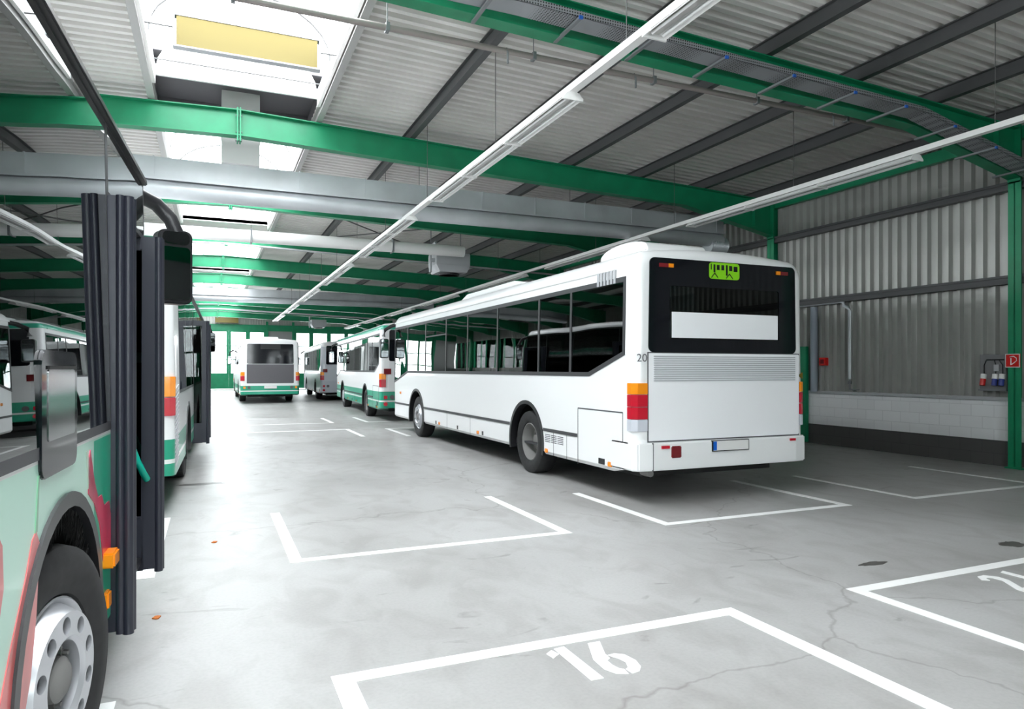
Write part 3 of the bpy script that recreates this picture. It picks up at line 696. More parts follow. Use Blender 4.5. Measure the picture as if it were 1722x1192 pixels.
# ================================================================ BUSES
HW, BL, SK, RF = 1.315, 11.5, 0.36, 3.0
WY = (2.99, 9.24)          # axle positions from the rear
def tumble(me):
    for v in me.vertices:
        k = max(0.0, v.co.z - 1.45)
        v.co.x *= 1 - 0.014 * k
    return me
def body_section(ins_x, ins_z, z0):
    """cross section (x,z), right half then left half, rounded roof edges"""
    hw = HW - ins_x; zt = RF - ins_z; R = 0.2; pts = []
    pts.append((hw - 0.04, z0)); pts.append((hw, z0 + 0.05)); pts.append((hw, 1.4))
    for k in range(9):
        a = PI / 2 * k / 8; pts.append((hw - R + R * math.cos(a), zt - R + R * math.sin(a)))
    for k in range(1, 5): x = (hw - R) * (1 - k / 5); pts.append((x, zt + 0.06 * (1 - (x / (hw - R)) ** 2)))
    pts.append((0, zt + 0.06))
    return pts + [(-x, z) for x, z in pts[:-1][::-1]]
def loft(rings, z_off=0):
    mb = MB(); n = len(rings[0][1]); vs = []
    for y, R in rings: vs += [(x, y, z) for x, z in R]
    fs = [(i * n + k, i * n + (k + 1) % n, (i + 1) * n + (k + 1) % n, (i + 1) * n + k) for i in range(len(rings) - 1) for k in range(n)]
    fs += [tuple(range(n))[::-1], tuple((len(rings) - 1) * n + k for k in range(n))]
    return mb.add(vs, fs)
BAND_L = [(0.2, 1.77), (1.03, 1.51), (10.05, 1.51), (11.36, 1.25), (11.36, 2.7), (0.2, 2.7)]
MUL_L = [0.2, 1.55, 2.55, 4.18, 5.68, 7.0, 8.49, 10.05, 11.36]
BAND_R = [(0.9, 1.31), (10.12, 1.31), (10.12, 2.44), (11.4, 2.44), (11.4, 2.81), (0.9, 2.81)]
def prism_mesh(pts, a0, a1, axis): return MB().prism(pts, a0, a1, axis).mesh('c', None)
def rounded(x0, x1, z0, z1, r, n=5):
    P = []
    for cx, cz, a0 in ((x1 - r, z0 + r, -PI / 2), (x1 - r, z1 - r, 0), (x0 + r, z1 - r, PI / 2), (x0 + r, z0 + r, PI)):
        for k in range(n + 1): a = a0 + PI / 2 * k / n; P.append((cx + r * math.cos(a), cz + r * math.sin(a)))
    return P
def arch_prof(yc, r, zb=0.1):
    P = [(yc + r, zb)] + [(yc + r * math.cos(PI * k / 20), 0.49 + r * math.sin(PI * k / 20)) for k in range(21)] + [(yc - r, zb)]
    return P
_cache = {}
def body_mesh(mid_door, front_door_open):
    key = (mid_door, front_door_open)
    if key in _cache: return _cache[key]
    rings = []
    def ring(y, d): rings.append((y, body_section(d, d * 0.9, SK)))
    r = 0.13
    for k in range(6): a = PI / 2 * k / 5; ring(r - r * math.sin(a) if False else r * (1 - math.sin(a)) , r * (1 - math.cos(a)) * 0 + r * (1 - math.sqrt(max(0, 1 - (1 - (1 - (1 - math.sin(a)))) ** 2))) if False else 0) if False else None
    prof = [(r * (1 - math.cos(PI / 2 * k / 6)), r * (1 - math.sin(PI / 2 * k / 6))) for k in range(7)]
    for dy, ins in prof: ring(dy, ins)
    for dy, ins in prof[::-1]: ring(BL - dy * 1.6, ins * 1.3)
    outer = loft(rings).mesh('bus_body', None)
    ir = []
    for y in (0.16, BL - 0.16):
        R = [(max(-HW + 0.07, min(HW - 0.07, x)), min(z - 0.08 if z > 1.5 else 0.42 if z < 1 else z, RF + 0.0)) for x, z in body_section(0.03, 0.0, SK)]
        ir.append((y, R))
    inner = loft(ir).mesh('c', None)
    cut = [inner, prism_mesh(BAND_L, -2, -1.0, 'x'), prism_mesh(BAND_R, 1.0, 2, 'x'),
           prism_mesh(rounded(-0.86, 0.88, 1.95, 2.6, 0.05), -1, 0.6, 'y'), prism_mesh(rounded(-1.15, 1.15, 1.2, 2.62, 0.12), BL - 0.6, BL + 1, 'y')]
    for wy in WY: cut.append(prism_mesh(arch_prof(wy, 0.6 if wy < 5 else 0.62), -2, 2, 'x'))
    cut.append(MB().box(1.0, 2, 10.14, 11.38, 0.1, 2.46).mesh('c', None))
    if mid_door: cut.append(MB().box(1.0, 2, 4.8, 6.1, 0.1, 2.46).mesh('c', None))
    cut.append(prism_mesh([(1.3, 0.2), (0.0, 0.2), (-0.2, 0.43), (0.15, 0.43)], -2, 2, 'x'))
    me = tumble(boolean(outer, cut)); me.materials.clear()
    _cache[key] = me
    return me
def panel_frame(outline, panes, x0, x1):
    """frame sheet with the pane openings cut out"""
    return tumble(boolean(prism_mesh(outline, x0, x1, 'x'), [prism_mesh(p, x0 - 1, x1 + 1, 'x') for p in panes]))
def wheel(parent, x, y, s, kind, seg=40, turn=0.0):
    """s = +1 right side, -1 left side; outer face at x"""
    R = 0.48
    t = MB(); t.lathe([(-0.28, 0.29), (-0.29, 0.36), (-0.28, 0.44), (-0.25, 0.475), (-0.2, R), (-0.03, R), (0.01, 0.47), (0.03, 0.43), (0.03, 0.36), (0.01, 0.3), (-0.02, 0.285), (-0.1, 0.28), (-0.27, 0.28)], (x, y, R), seg, 'x', s, closed=True)
    w = t.obj('wheel', M['rubber'], parent, smooth=45)
    if kind == 'front':
        # ten-hole dished disc
        rim = MB().lathe([(-0.15, 0.27), (-0.02, 0.285), (0.005, 0.29), (0.01, 0.283), (-0.01, 0.265), (0.03, 0.245), (0.05, 0.235), (0.055, 0.15), (0.04, 0.135), (-0.02, 0.13), (-0.03, 0.13), (-0.035, 0.14), (0.03, 0.15), (0.03, 0.225), (-0.06, 0.25), (-0.15, 0.25)], (x, y, R), seg, 'x', s, closed=True)
        base = rim.mesh('rim', None)
        cuts = []
        for k in range(10):
            a = 2 * PI * (k + 0.5) / 10
            cuts.append(MB().lathe([(-0.3, 0.031), (0.2, 0.031)], (x, y + 0.192 * math.cos(a), R + 0.192 * math.sin(a)), 14, 'x', s).mesh('c', None))
        me = boolean(base, cuts); me.materials.clear(); me.materials.append(M['alu']); shade(me, 35)
        mobj('rim', me, w)
        h = MB(); h.lathe([(-0.12, 0.13), (-0.04, 0.13), (-0.03, 0.12), (-0.03, 0.085), (0.03, 0.08), (0.045, 0.06), (0.05, 0)], (x, y, R), 24, 'x', s)
        for k in range(10):
            a = 2 * PI * k / 10; cy, cz = y + 0.108 * math.cos(a), R + 0.108 * math.sin(a)
            h.lathe([(-0.04, 0.016), (0.0, 0.016), (0.002, 0.01), (0.02, 0.009), (0.022, 0)], (x, cy, cz), 6, 'x', s)
        h.obj('hub', M['steelrim'], w, smooth=35)
    else:
        rim = MB().lathe([(-0.15, 0.28), (-0.02, 0.285), (0.0, 0.29), (0.005, 0.28), (-0.02, 0.262), (-0.1, 0.245), (-0.17, 0.2), (-0.175, 0.13), (-0.12, 0.12), (-0.1, 0.1), (-0.09, 0)], (x, y, R), seg, 'x', s)
        rim.obj('rim', M['steelrim'], w, smooth=35)
        h = MB()
        for k in range(10):
            a = 2 * PI * k / 10; h.lathe([(-0.18, 0.016), (-0.15, 0.016), (-0.148, 0)], (x, y + 0.165 * math.cos(a), R + 0.165 * math.sin(a)), 6, 'x', s)
        h.obj('hub', M['grey'], w)
    if turn:
        cx = x - s * 0.15; ca, sa = math.cos(turn), math.sin(turn)
        for q in [w] + list(w.children):
            for v in q.data.vertices:
                dx, dy = v.co.x - cx, v.co.y - y; v.co.x, v.co.y = cx + dx * ca - dy * sa, y + dx * sa + dy * ca
    return w
def folded_leaf(parent, y0, x_out, name='door_leaf', handle=False, wide=0.5):
    """two door panels folded together, standing square to the bus side"""
    x_in = x_out - wide; sw = 0.07 if wide > 0.3 else 0.02
    l = MB()
    z0, z1 = 0.32, 2.45
    for yy in (y0, y0 + 0.055):
        l.box(x_in, x_in + sw, yy, yy + 0.04, z0, z1); l.box(x_out - 0.115, x_out - 0.035, yy, yy + 0.04, z0, z1)
        l.box(x_in + sw, x_out - 0.115, yy, yy + 0.04, z1 - 0.09, z1); l.box(x_in + sw, x_out - 0.115, yy, yy + 0.04, z0, z0 + 0.34)
    d = l.obj(name, M['dooredge'], parent, bevel=0.006)
    s = MB()
    s.tube([(x_out - 0.022, y0 + 0.02, z0 - 0.02), (x_out - 0.022, y0 + 0.02, z1)], 0.026, 12); s.tube([(x_out - 0.02, y0 + 0.075, z0 - 0.02), (x_out - 0.02, y0 + 0.075, z1)], 0.026, 12)
    if wide < 0.3: s.tube([(x_out - 0.055, y0 + 0.0, z0 - 0.01), (x_out - 0.055, y0 + 0.0, z1)], 0.018, 10)
    s.obj('rubber_seal', M['dooredge'], d, smooth=40)
    MB().box(x_in + sw, x_out - 0.115, y0 + 0.017, y0 + 0.023, z0 + 0.34, z1 - 0.09).obj('door_glass', M['doorglass'], d)
    MB().box(x_in + sw, x_out - 0.115, y0 + 0.072, y0 + 0.078, z0 + 0.34, z1 - 0.09).obj('door_glass', M['doorglass'], d)
    if handle:
        MB().tube([(x_out - 0.3, y0 - 0.04, 1.45), (x_out - 0.24, y0 - 0.06, 1.33), (x_out - 0.19, y0 - 0.08, 1.2), (x_out - 0.14, y0 - 0.08, 1.05), (x_out - 0.1, y0 - 0.07, 0.95), (x_out - 0.085, y0 - 0.02, 0.9)], 0.021, 10).obj('handrail', M['polegreen'], d, smooth=60)
    return d
def seat_row(parent, y, x, m):
    mb = MB(); up = 0.3 if min(abs(y + 0.15 - w) for w in WY) < 0.85 else 0.0
    for dx in (-0.22, 0.22):
        mb.prism([(y + 0.42, 0.92), (y + 0.02, 0.88), (y - 0.02, 0.95), (y - 0.08, 1.35), (y - 0.13, 1.62), (y - 0.1, 1.68), (y - 0.05, 1.64), (y + 0.03, 1.3), (y + 0.07, 0.98), (y + 0.4, 1.0)], x + dx - 0.2, x + dx + 0.2, 'x')
    mb.box(x - 0.06, x + 0.06, y + 0.1, y + 0.3, 0.47 if not up else 0.86, 0.9)
    mb.v = [(a, b_, c + up) for a, b_, c in mb.v]
    return mb.obj('seat', m, parent, bevel=0.015)
def make_bus(label, loc, rz, paint, o):
    b = thing('city_bus', label, 'bus', loc, rz, 'parked city buses')
    mid, opn = o.get('mid', False), o.get('open', False)
    me = body_mesh(mid, True).copy(); me.materials.append(M[paint]); shade(me, 28); mobj('body', me, b)
    # underbody and interior
    ch = MB(); ch.box(-1.0, 1.0, 0.3, BL - 0.5, 0.3, 0.44); ch.box(-0.75, 0.75, 0.6, BL - 0.6, 0.44, 0.7)
    for wy in WY:
        ch.box(-0.95, 0.95, wy - 0.62, wy + 0.62, 0.44, 1.12)
        for s_ in (-1, 1):
            o_ = [(wy + 0.68 * math.cos(PI * k / 16), 0.49 + 0.68 * math.sin(PI * k / 16)) for k in range(17)]; i_ = [(wy + 0.64 * math.cos(PI * k / 16), 0.49 + 0.64 * math.sin(PI * k / 16)) for k in range(17)]
            for k in range(16): ch.prism([i_[k], o_[k], o_[k + 1], i_[k + 1]], min(s_ * 0.9, s_ * 1.24), max(s_ * 0.9, s_ * 1.24), 'x')
        ch.tube([(-1.0, wy, 0.48), (1.0, wy, 0.48)], 0.08, 8)
    ch.obj('underbody', M['chassis'], b)
    MB().box(-1.22, 1.22, 0.2, BL - 0.2, 0.44, 0.47).obj('cabin_floor', M['busfloor'], b)
    for k in range(8):
        y = 1.2 + k * 0.98
        if o.get('seats', True):
            seat_row(b, y, -0.75, M['seatred'] if k in (2,) else M['seat'])
            if k not in (3, 4, 5): seat_row(b, y, 0.75, M['seat'])
    seat_row(b, 10.1, -0.6, M['seat']).name = 'driver_seat'
    for y in (3.4, 5.2, 6.6, 8.2, 9.8):
        for x in (-0.42, 0.42): MB().tube([(x, y, 0.47), (x, y, 2.75)], 0.017, 8).obj('grab_pole', M['polegreen'] if o.get('poles') == 'green' else M['steelpole'], b)
    # left window band
    mu = MUL_L; panes = []
    for i in range(8):
        a, c = mu[i] + (0.05 if i == 0 else 0.025), mu[i + 1] - (0.05 if i == 7 else 0.025)
        zt = 2.64
        if i == 0: p = [(a, 1.81), (1.05, 1.565), (c, 1.565), (c, zt), (a, zt)]
        elif i == 7: p = [(a, 1.56), (c, 1.31), (c, zt), (a, zt)]
        else: p = [(a, 1.565), (c, 1.565), (c, zt), (a, zt)]
        panes.append(p)
    me = panel_frame(BAND_L, panes, -HW - 0.008, -HW + 0.03); me.materials.clear(); me.materials.append(M['frame']); fr = mobj('window_frame', me, b)
    for p in panes:
        g = MB().prism(p, -HW - 0.001, -HW + 0.004, 'x').mesh('window_pane', M[o.get('glass', 'glass')]); mobj('window_pane', tumble(g), b)
    f = MB(); f.box(-HW - 0.008, -HW + 0.02, 7.0 + 0.03, 8.49 - 0.03, 2.32, 2.35); mobj('flap_bar', tumble(f.mesh('flap_bar', M['frame'])), b)
    # right window band
    rp = []
    ms = [0.9, 2.4, 3.9, 4.7, 6.2, 8.5, 10.12] if mid else [0.9, 2.6, 4.3, 6.0, 8.0, 10.12]
    for i in range(len(ms) - 1):
        a, c = ms[i] + 0.02, ms[i + 1] - 0.02
        rp.append([(a, 1.35), (c, 1.35), (c, 2.79), (a, 2.79)])
    rp.append([(10.16, 2.47), (11.38, 2.47), (11.38, 2.79), (10.16, 2.79)])
    if mid: rp[3] = [(4.72, 2.47), (6.18, 2.47), (6.18, 2.79), (4.72, 2.79)]
    out_r = BAND_R
    cutters = [prism_mesh(p, 1.0, 2.0, 'x') for p in rp] + ([MB().box(1.0, 2, 4.8, 6.1, 0.1, 2.46).mesh('c', None)] if mid else [])
    me = tumble(boolean(prism_mesh(out_r, HW - 0.03, HW + 0.004, 'x'), cutters)); me.materials.clear(); me.materials.append(M['frame']); mobj('window_frame', me, b)
    for p in rp:
        mobj('window_pane', tumble(MB().prism(p, HW - 0.002, HW + 0.003, 'x').mesh('window_pane', M[o.get('glassr', 'glass')])), b)
    # gutters
    for s in (-1, 1):
        gx = HW + (0.012 if s > 0 else 0); g = MB().box(s * gx - 0.02, s * gx + 0.02, 0.4, 11.38, 2.8, 2.835); 
        gm = tumble(g.mesh('gutter', M['black'] if s > 0 else M[paint], bevel=0.006)); mobj('gutter', gm, b)
    # wheel arches and wheels
    for s in (-1, 1):
        for wy in WY:
            r = 0.6 if wy < 5 else 0.62
            mb = MB(); n = 24; xo = s * (HW + 0.012); xi = s * (HW - 0.1)
            prof = [(wy + rr * math.cos(PI * (k / n) * 1.16 - 0.08 * PI), 0.49 + rr * math.sin(PI * (k / n) * 1.16 - 0.08 * PI)) for rr in (r + 0.035, r - 0.02) for k in range(n + 1)]
            m1 = n + 1; vs = [(xx, y, z) for xx in (xo, xi) for y, z in prof]; fs = []
            for k in range(n):
                fs += [(k, k + 1, m1 + k + 1, m1 + k), (2 * m1 + k, 2 * m1 + k + 1, k + 1, k), (m1 + k, m1 + k + 1, 3 * m1 + k + 1, 3 * m1 + k), (2 * m1 + k, 3 * m1 + k, 3 * m1 + k + 1, 2 * m1 + k + 1)]
            mb.add(vs, fs); mb.obj('wheel_arch', M['black'], b, smooth=40)
            wheel(b, s * (HW - (0.035 if o.get('onlyright') else 0.07)), wy, s, 'front' if wy > 5 else 'rear', 48 if o.get('near') else 28, -math.radians(11) if o.get('onlyright') and wy > 5 else 0.0)
    # rub rails, flaps, side lamps on the left
    rr = MB()
    if o.get('rub', True):
        for a, c in ((1.35, 2.37), (3.62, 8.6), (9.88, 11.3)): rr.box(-HW - 0.012, -HW, a, c, 0.70, 0.745)
        rr.obj('rub_rail', M['frame'], b)
        s = MB(); s.box(-HW - 0.004, -HW + 0.001, 0.24, 1.33, 1.08, 1.095); s.box(-HW - 0.003, -HW + 0.001, 1.325, 1.335, 0.35, 1.09); s.box(-HW - 0.003, -HW + 0.001, 0.235, 0.245, 0.42, 1.09)
        for y in (1.65, 2.05, 5.5, 6.9): s.box(-HW - 0.002, -HW + 0.001, y - 0.004, y + 0.004, 0.37, 0.70)
        s.obj('panel_seam', M['gap'], b)
    for y, z in ((0.52, 0.44), (2.27, 0.42), (5.09, 0.45), (7.42, 0.45)):
        MB().box(-HW - 0.015, -HW, y - 0.045, y + 0.045, z - 0.03, z + 0.03).obj('side_lamp', M['orange'], b, bevel=0.006)
    MB().box(-HW - 0.02, -HW, 10.66, 10.76, 0.97, 1.03).obj('side_indicator', M['orange'], b, bevel=0.006)
    for y in (0.72, 4.85, 6.23, 7.66): MB().box(-HW - 0.008, -HW, y - (0.07 if y < 1 else 0.03), y + (0.07 if y < 1 else 0.03), 0.42, 0.49).obj('flap_latch', M['black'], b)
    if o.get('vents', True):
        for k in range(6):
            v = MB(); v.box(-HW + 0.001, -HW + 0.026, 0.42 + k * 0.078, 0.47 + k * 0.078, 2.70, 2.872)
            for j in range(6): v.box(-HW - 0.0, -HW + 0.028, 0.42 + k * 0.078, 0.47 + k * 0.078, 2.86 - 0.001 + j * -0.0 - 0.028 * j + 0.0, 2.872 - 0.028 * j)
            vm = v.mesh('roof_vent', M['lightgrey'])
            for q in vm.vertices: q.co.z -= 0.06; q.co.x -= 0.012
            mobj('roof_vent', tumble(vm), b)
        g = MB()
        for j in range(5):
            for k in range(3): g.box(-HW - 0.003, -HW + 0.001, 1.75 + k * 0.2, 1.92 + k * 0.2, 0.55 + j * 0.025, 0.56 + j * 0.025)
        g.obj('side_grille', M['gap'], b)
    # ---- rear
    yr = -0.012
    rk = o.get('rear', 'white')
    if rk == 'white':
        gl = boolean(prism_mesh(rounded(-1.13, 1.15, 1.8, 2.91, 0.07), yr, 0.03, 'y'), [prism_mesh(rounded(-0.84, 0.87, 1.96, 2.59, 0.03), -1, 1, 'y')])
        gl = tumble(gl); gl.materials.clear(); gl.materials.append(M['blackglass']); mobj('rear_glass_surround', gl, b)
        mobj('rear_window', tumble(MB().box(-0.84, 0.87, -0.004, 0.004, 1.96, 2.59).mesh('rear_window', M['glassrear'])), b)
        MB().box(-0.8, 0.83, yr - 0.008, yr - 0.001, 1.975, 2.28).obj('blank_panel', M['panelwhite'], b)
        # lit display with the little bus pictogram: lit body, dark windows
        x0, z0, w_, h_ = -0.25, 2.70, 0.46, 0.2
        disp = MB().prism(rounded(x0, x0 + w_, z0, z0 + h_, 0.04), yr - 0.008, yr, 'y').obj('rear_display', M['led'], b)
        dk = MB()
        for a, c, e, f_ in ((0.04, 0.07, 0.55, 0.9), (0.13, 0.19, 0.4, 0.88), (0.24, 0.33, 0.55, 0.86), (0.39, 0.48, 0.55, 0.86), (0.54, 0.6, 0.24, 0.88), (0.65, 0.75, 0.53, 0.85), (0.8, 0.93, 0.5, 0.82)):
            dk.box(x0 + a * w_, x0 + c * w_, yr - 0.010, yr - 0.0075, z0 + e * h_, z0 + f_ * h_)
        for cx in (0.17, 0.66):
            for s2 in (-1, 1):
                p0 = (x0 + cx * w_, z0 + 0.3 * h_); p1 = (x0 + (cx + s2 * 0.11) * w_, z0 + 0.03 * h_)
                dk.prism([p0, p1, (p1[0], p1[1] + 0.018), (p0[0], p0[1] + 0.018)], yr - 0.010, yr - 0.0075, 'y')
        dk.obj('pictogram', M['black'], disp)
        for x in (-0.98, 0.8):
            MB().box(x, x + 0.2, yr - 0.01, yr, 2.80, 2.845).obj('high_indicator', M['darkred'], b)
            MB().box(x + (0.13 if x < 0 else 0.0), x + (0.2 if x < 0 else 0.07), yr - 0.014, yr, 2.80, 2.845).obj('high_indicator', M['orange'], b)
        hd = MB().prism(rounded(-1.12, 1.2, 0.765, 1.79, 0.02), yr + 0.004, 0.03, 'y').obj('engine_hood', M['panelwhite'], b)
        g = MB(); 
        for k in range(12): g.box(-1.05, 1.13, yr - 0.004, yr + 0.006, 1.46 + k * 0.026, 1.472 + k * 0.026)
        g.obj('grille', M['lightgrey'], hd)
        sm = MB(); sm.box(-1.135, -1.12, yr + 0.008, 0.02, 0.76, 1.8); sm.box(1.2, 1.208, yr + 0.008, 0.02, 0.76, 1.8); sm.box(-1.135, 1.208, yr + 0.008, 0.02, 0.748, 0.762); sm.box(-1.135, 1.208, yr + 0.008, 0.02, 1.79, 1.802)
        sm.obj('hood_seam', M['gap'], hd)
        bp = MB(); R = [(-HW - 0.015, 0.5), (-HW - 0.015, 0.03), (-HW + 0.04, -0.03), (-1.1, -0.06), (1.1, -0.06), (HW - 0.04, -0.03), (HW + 0.015, 0.03), (HW + 0.015, 0.2), (HW - 0.02, 0.2), (-HW + 0.02, 0.5)]
        bp.prism(R, 0.42, 0.745, 'z'); bp.obj('bumper', M['white'], b, bevel=0.015)
        MB().box(-1.098, -1.09, -0.063, -0.02, 0.42, 0.745).obj('bumper_seam', M['gap'], b)
        MB().box(-0.98, -0.87, -0.075, -0.05, 0.675, 0.71).obj('reflector', M['red'], b)
        MB().box(-0.84, -0.7, -0.075, -0.05, 0.56, 0.70).obj('fog_lamp', M['darkred'], b, bevel=0.01)
        MB().box(0.99, 1.08, -0.075, -0.05, 0.69, 0.72).obj('reflector', M['red'], b)
        pl = MB().box(-0.24, 0.3, -0.08, -0.055, 0.62, 0.735).obj('number_plate', M['lampwhite'], b)
        MB().box(-0.24, -0.19, -0.083, -0.078, 0.625, 0.73).obj('plate_band', mat('plate blue', (0.0, 0.12, 0.6), 0.4), pl)
        MB().box(-0.25, 0.31, -0.078, -0.05, 0.61, 0.742).obj('plate_frame', M['black'], pl)
        n = mobj('fleet_number', text_mesh('20', 0.13, M['grey']), b); n.location = (-1.215, -0.012, 1.69); n.rotation_euler = (PI / 2, 0, -0.25)
        tr = MB().prism([(1.2, 1.52), (1.26, 1.56), (1.26, 1.48)], yr - 0.001, yr + 0.02, 'y').obj('warning_mark', M['yellow'], b)
        lamps = [(1.31, 1.44, 'orange'), (1.165, 1.305, 'red'), (1.02, 1.16, 'red'), (0.88, 1.015, 'clear')]
        for s in (-1, 1):
            for z0, z1, mm in lamps:
                if s < 0: P = [(-HW - 0.008, 0.14), (-HW - 0.008, 0.05), (-1.27, -0.005), (-1.14, -0.02), (-1.14, 0.04), (-1.25, 0.14)]
                else: P = [(HW + 0.008, 0.14), (HW + 0.008, 0.05), (1.27, -0.005), (1.215, -0.02), (1.215, 0.04), (1.25, 0.14)]
                l = MB().prism(P, z0, z1, 'z').obj('tail_lamp', M[mm], b, bevel=0.004); l['label'] = mm + ' lens'
        ex = MB().tube([(-1.0, 0.3, 0.36), (-1.0, 0.12, 0.36)], 0.04, 10).obj('exhaust_pipe', M['steelrim'], b)
    else:
        zb = {'green4': 1.86, 'green3': 1.85}.get(rk, 1.85)
        gl = tumble(MB().prism(rounded(-1.05, 1.05, zb, 2.8, 0.06), yr, 0.02, 'y').mesh('rear_window', M['blackglass'])); mobj('rear_window', gl, b)
        hp = MB().prism(rounded(-1.05, 1.05, 0.95, zb - 0.02, 0.02), yr + 0.002, 0.02, 'y').obj('engine_hood', M['grey'] if rk == 'green4' else M[paint], b)
        MB().box(-0.45, 0.45, yr - 0.004, yr, 2.55, 2.78).obj('rear_display', M['black'], b)
        for s in (-1, 1):
            for z0, z1, mm in (((1.3, 1.52, 'orange'), (1.09, 1.29, 'red')) if rk == 'louvre' else ((1.3, 1.47, 'orange'), (1.06, 1.29, 'red'))):
                MB().prism([(s * (HW + 0.008), 0.14), (s * (HW + 0.008), 0.05), (s * 1.27, -0.005), (s * 1.14, -0.02), (s * 1.14, 0.04), (s * 1.25, 0.14)], z0, z1, 'z').obj('tail_lamp', M[mm], b, bevel=0.004)
            MB().lathe([(0, 0.07), (0.03, 0.07), (0.035, 0.05)], (s * 0.95, yr - 0.02, 0.75), 12, 'y').obj('fog_lamp', M['grey'], b)
            if rk != 'louvre': MB().box(s * 1.15 - 0.05, s * 1.15 + 0.05, -0.04, 0.02, 0.7, 0.8).obj('reflector', M['orange'] if rk == 'green4' else M['red'], b)
        MB().box(-0.28, 0.28, -0.035, 0.01, 0.7, 0.82).obj('number_plate', M['lampwhite'], b)
        if rk == 'green3':
            MB().box(-1.2, -0.98, -0.02, 0.02, 1.45, 1.62).obj('rear_reflector', M['darkred'], b)
            MB().lathe([(-0.08, 0.06), (0.05, 0.06), (0.06, 0.03)], (-1.16, -0.03, 0.55), 14, 'y').obj('red_rear_lamp', M['red'], b, smooth=40)
            MB().lathe([(0, 0.07), (0.02, 0.07)], (-HW - 0.015, 0.5, 0.55), 4, 'x').obj('fuel_cap', M['black'], b)
        if rk == 'louvre':
            lv = MB()
            for k in range(18): lv.prism([(0.12 + 0.0, 0.52 + k * 0.05), (0.62, 0.56 + k * 0.05), (0.62, 0.575 + k * 0.05), (0.12, 0.535 + k * 0.05)], HW, HW + 0.012, 'x')
            lv.obj('louvre', M['lightgrey'], b)
    # ---- front
    mobj('windscreen', tumble(MB().prism(rounded(-1.17, 1.17, 1.18, 2.64, 0.12), BL - 0.012, BL - 0.004, 'y').mesh('windscreen', M['glass'])), b)
    MB().box(-0.9, 0.9, BL - 0.14, BL - 0.1, 2.5, 2.6).obj('destination_box', M['black'], b)
    MB().box(-1.05, 1.05, BL - 0.55, BL - 0.2, 0.9, 1.15).obj('dashboard', M['black'], b, bevel=0.03)
    for s in (-1, 1): MB().lathe([(0, 0.09), (0.02, 0.085), (0.03, 0.0)], (s * 0.95, BL - 0.02, 0.75), 16, 'y').obj('headlamp', M['clear'], b, smooth=40)
    sw = MB().lathe([(0.0, 0.2), (0.015, 0.215), (0.03, 0.2), (0.015, 0.185), (0.0, 0.2)], (-0.6, BL - 0.62, 1.2), 20, 'z').obj('steering_wheel', M['black'], b, smooth=60)
    # mirrors on arms
    for s, zc in ((-1, 2.2), (1, 2.36)):
        if o.get('onlyright') and s < 0: continue
        xo = s * (HW + (0.18 if s > 0 else 0.2)); ym = BL + (0.22 if s > 0 else 0.18)
        xa = xo if s < 0 else HW + 0.13
        a = MB().tube([(s * (HW - 0.3), BL - 0.08, 2.78), (s * (HW - 0.1), BL + 0.1, 2.8), (s * (HW + 0.02), ym, 2.76), (xa - s * 0.02, ym, 2.66), (xa + s * 0.02, ym, zc + (0.28 if s < 0 else 0.2))], 0.05, 10).obj('mirror_arm', M['black'], b, smooth=60)
        th = 0.0 if s < 0 else -math.radians(23)
        def turned(o_):
            for v in o_.data.vertices:
                dx, dy = v.co.x - xa, v.co.y - ym; v.co.x, v.co.y = xa + dx * math.cos(th) + dy * math.sin(th), ym - dx * math.sin(th) + dy * math.cos(th)
            return o_
        hd = MB().prism(rounded(xa - 0.115, xa + 0.115, zc - 0.3, zc + 0.22, 0.05), ym - 0.05, ym + 0.08, 'y').obj('mirror_head', M['black'], b, smooth=40, bevel=0.012)
        turned(hd); turned(MB().prism(rounded(xa - 0.095, xa + 0.095, zc - 0.27, zc + 0.1, 0.03), ym - 0.055, ym - 0.05, 'y').obj('mirror_glass', M['mirrorglass'], hd))
        turned(MB().prism(rounded(xa - 0.09, xa + 0.09, zc + 0.12, zc + 0.205, 0.035), ym - 0.058, ym - 0.05, 'y').obj('wide_mirror_glass', M['mirrorglass'], hd))
    # roof equipment
    if o.get('pod', 'white') == 'white':
        P = []
        for k in range(13):
            a = PI * k / 12; P.append((0.75 - 0.55 * math.cos(a), 3.02 + 0.17 * math.sin(a) ** 0.6))
        MB().prism([(-0.0 + p[0], p[1]) for p in P], -1.0, -0.1, 'x').obj('roof_pod', M[paint], b, smooth=50, bevel=0.02)
        MB().prism([(3.6, 3.03), (4.2, 3.13), (6.6, 3.13), (7.0, 3.03)], -1.0, 0.9, 'x').obj('roof_box', M['white'], b, bevel=0.02)
        for y in (3.95, 4.7, 5.6): MB().box(-0.5, 0.5, y, y + 0.5, 3.05, 3.16).obj('roof_hatch', M['white'], b, bevel=0.015)
    else:
        MB().prism([(0.5, 3.0), (0.7, 3.16), (1.6, 3.16), (1.8, 3.0)], -0.4, 0.4, 'x').obj('roof_pod', M['white'], b, bevel=0.02)
    MB().prism([(8.4, 3.03), (8.5, 3.12), (9.2, 3.12), (9.3, 3.03)], -0.4, 0.4, 'x').obj('roof_hatch', M['white'], b, bevel=0.02)
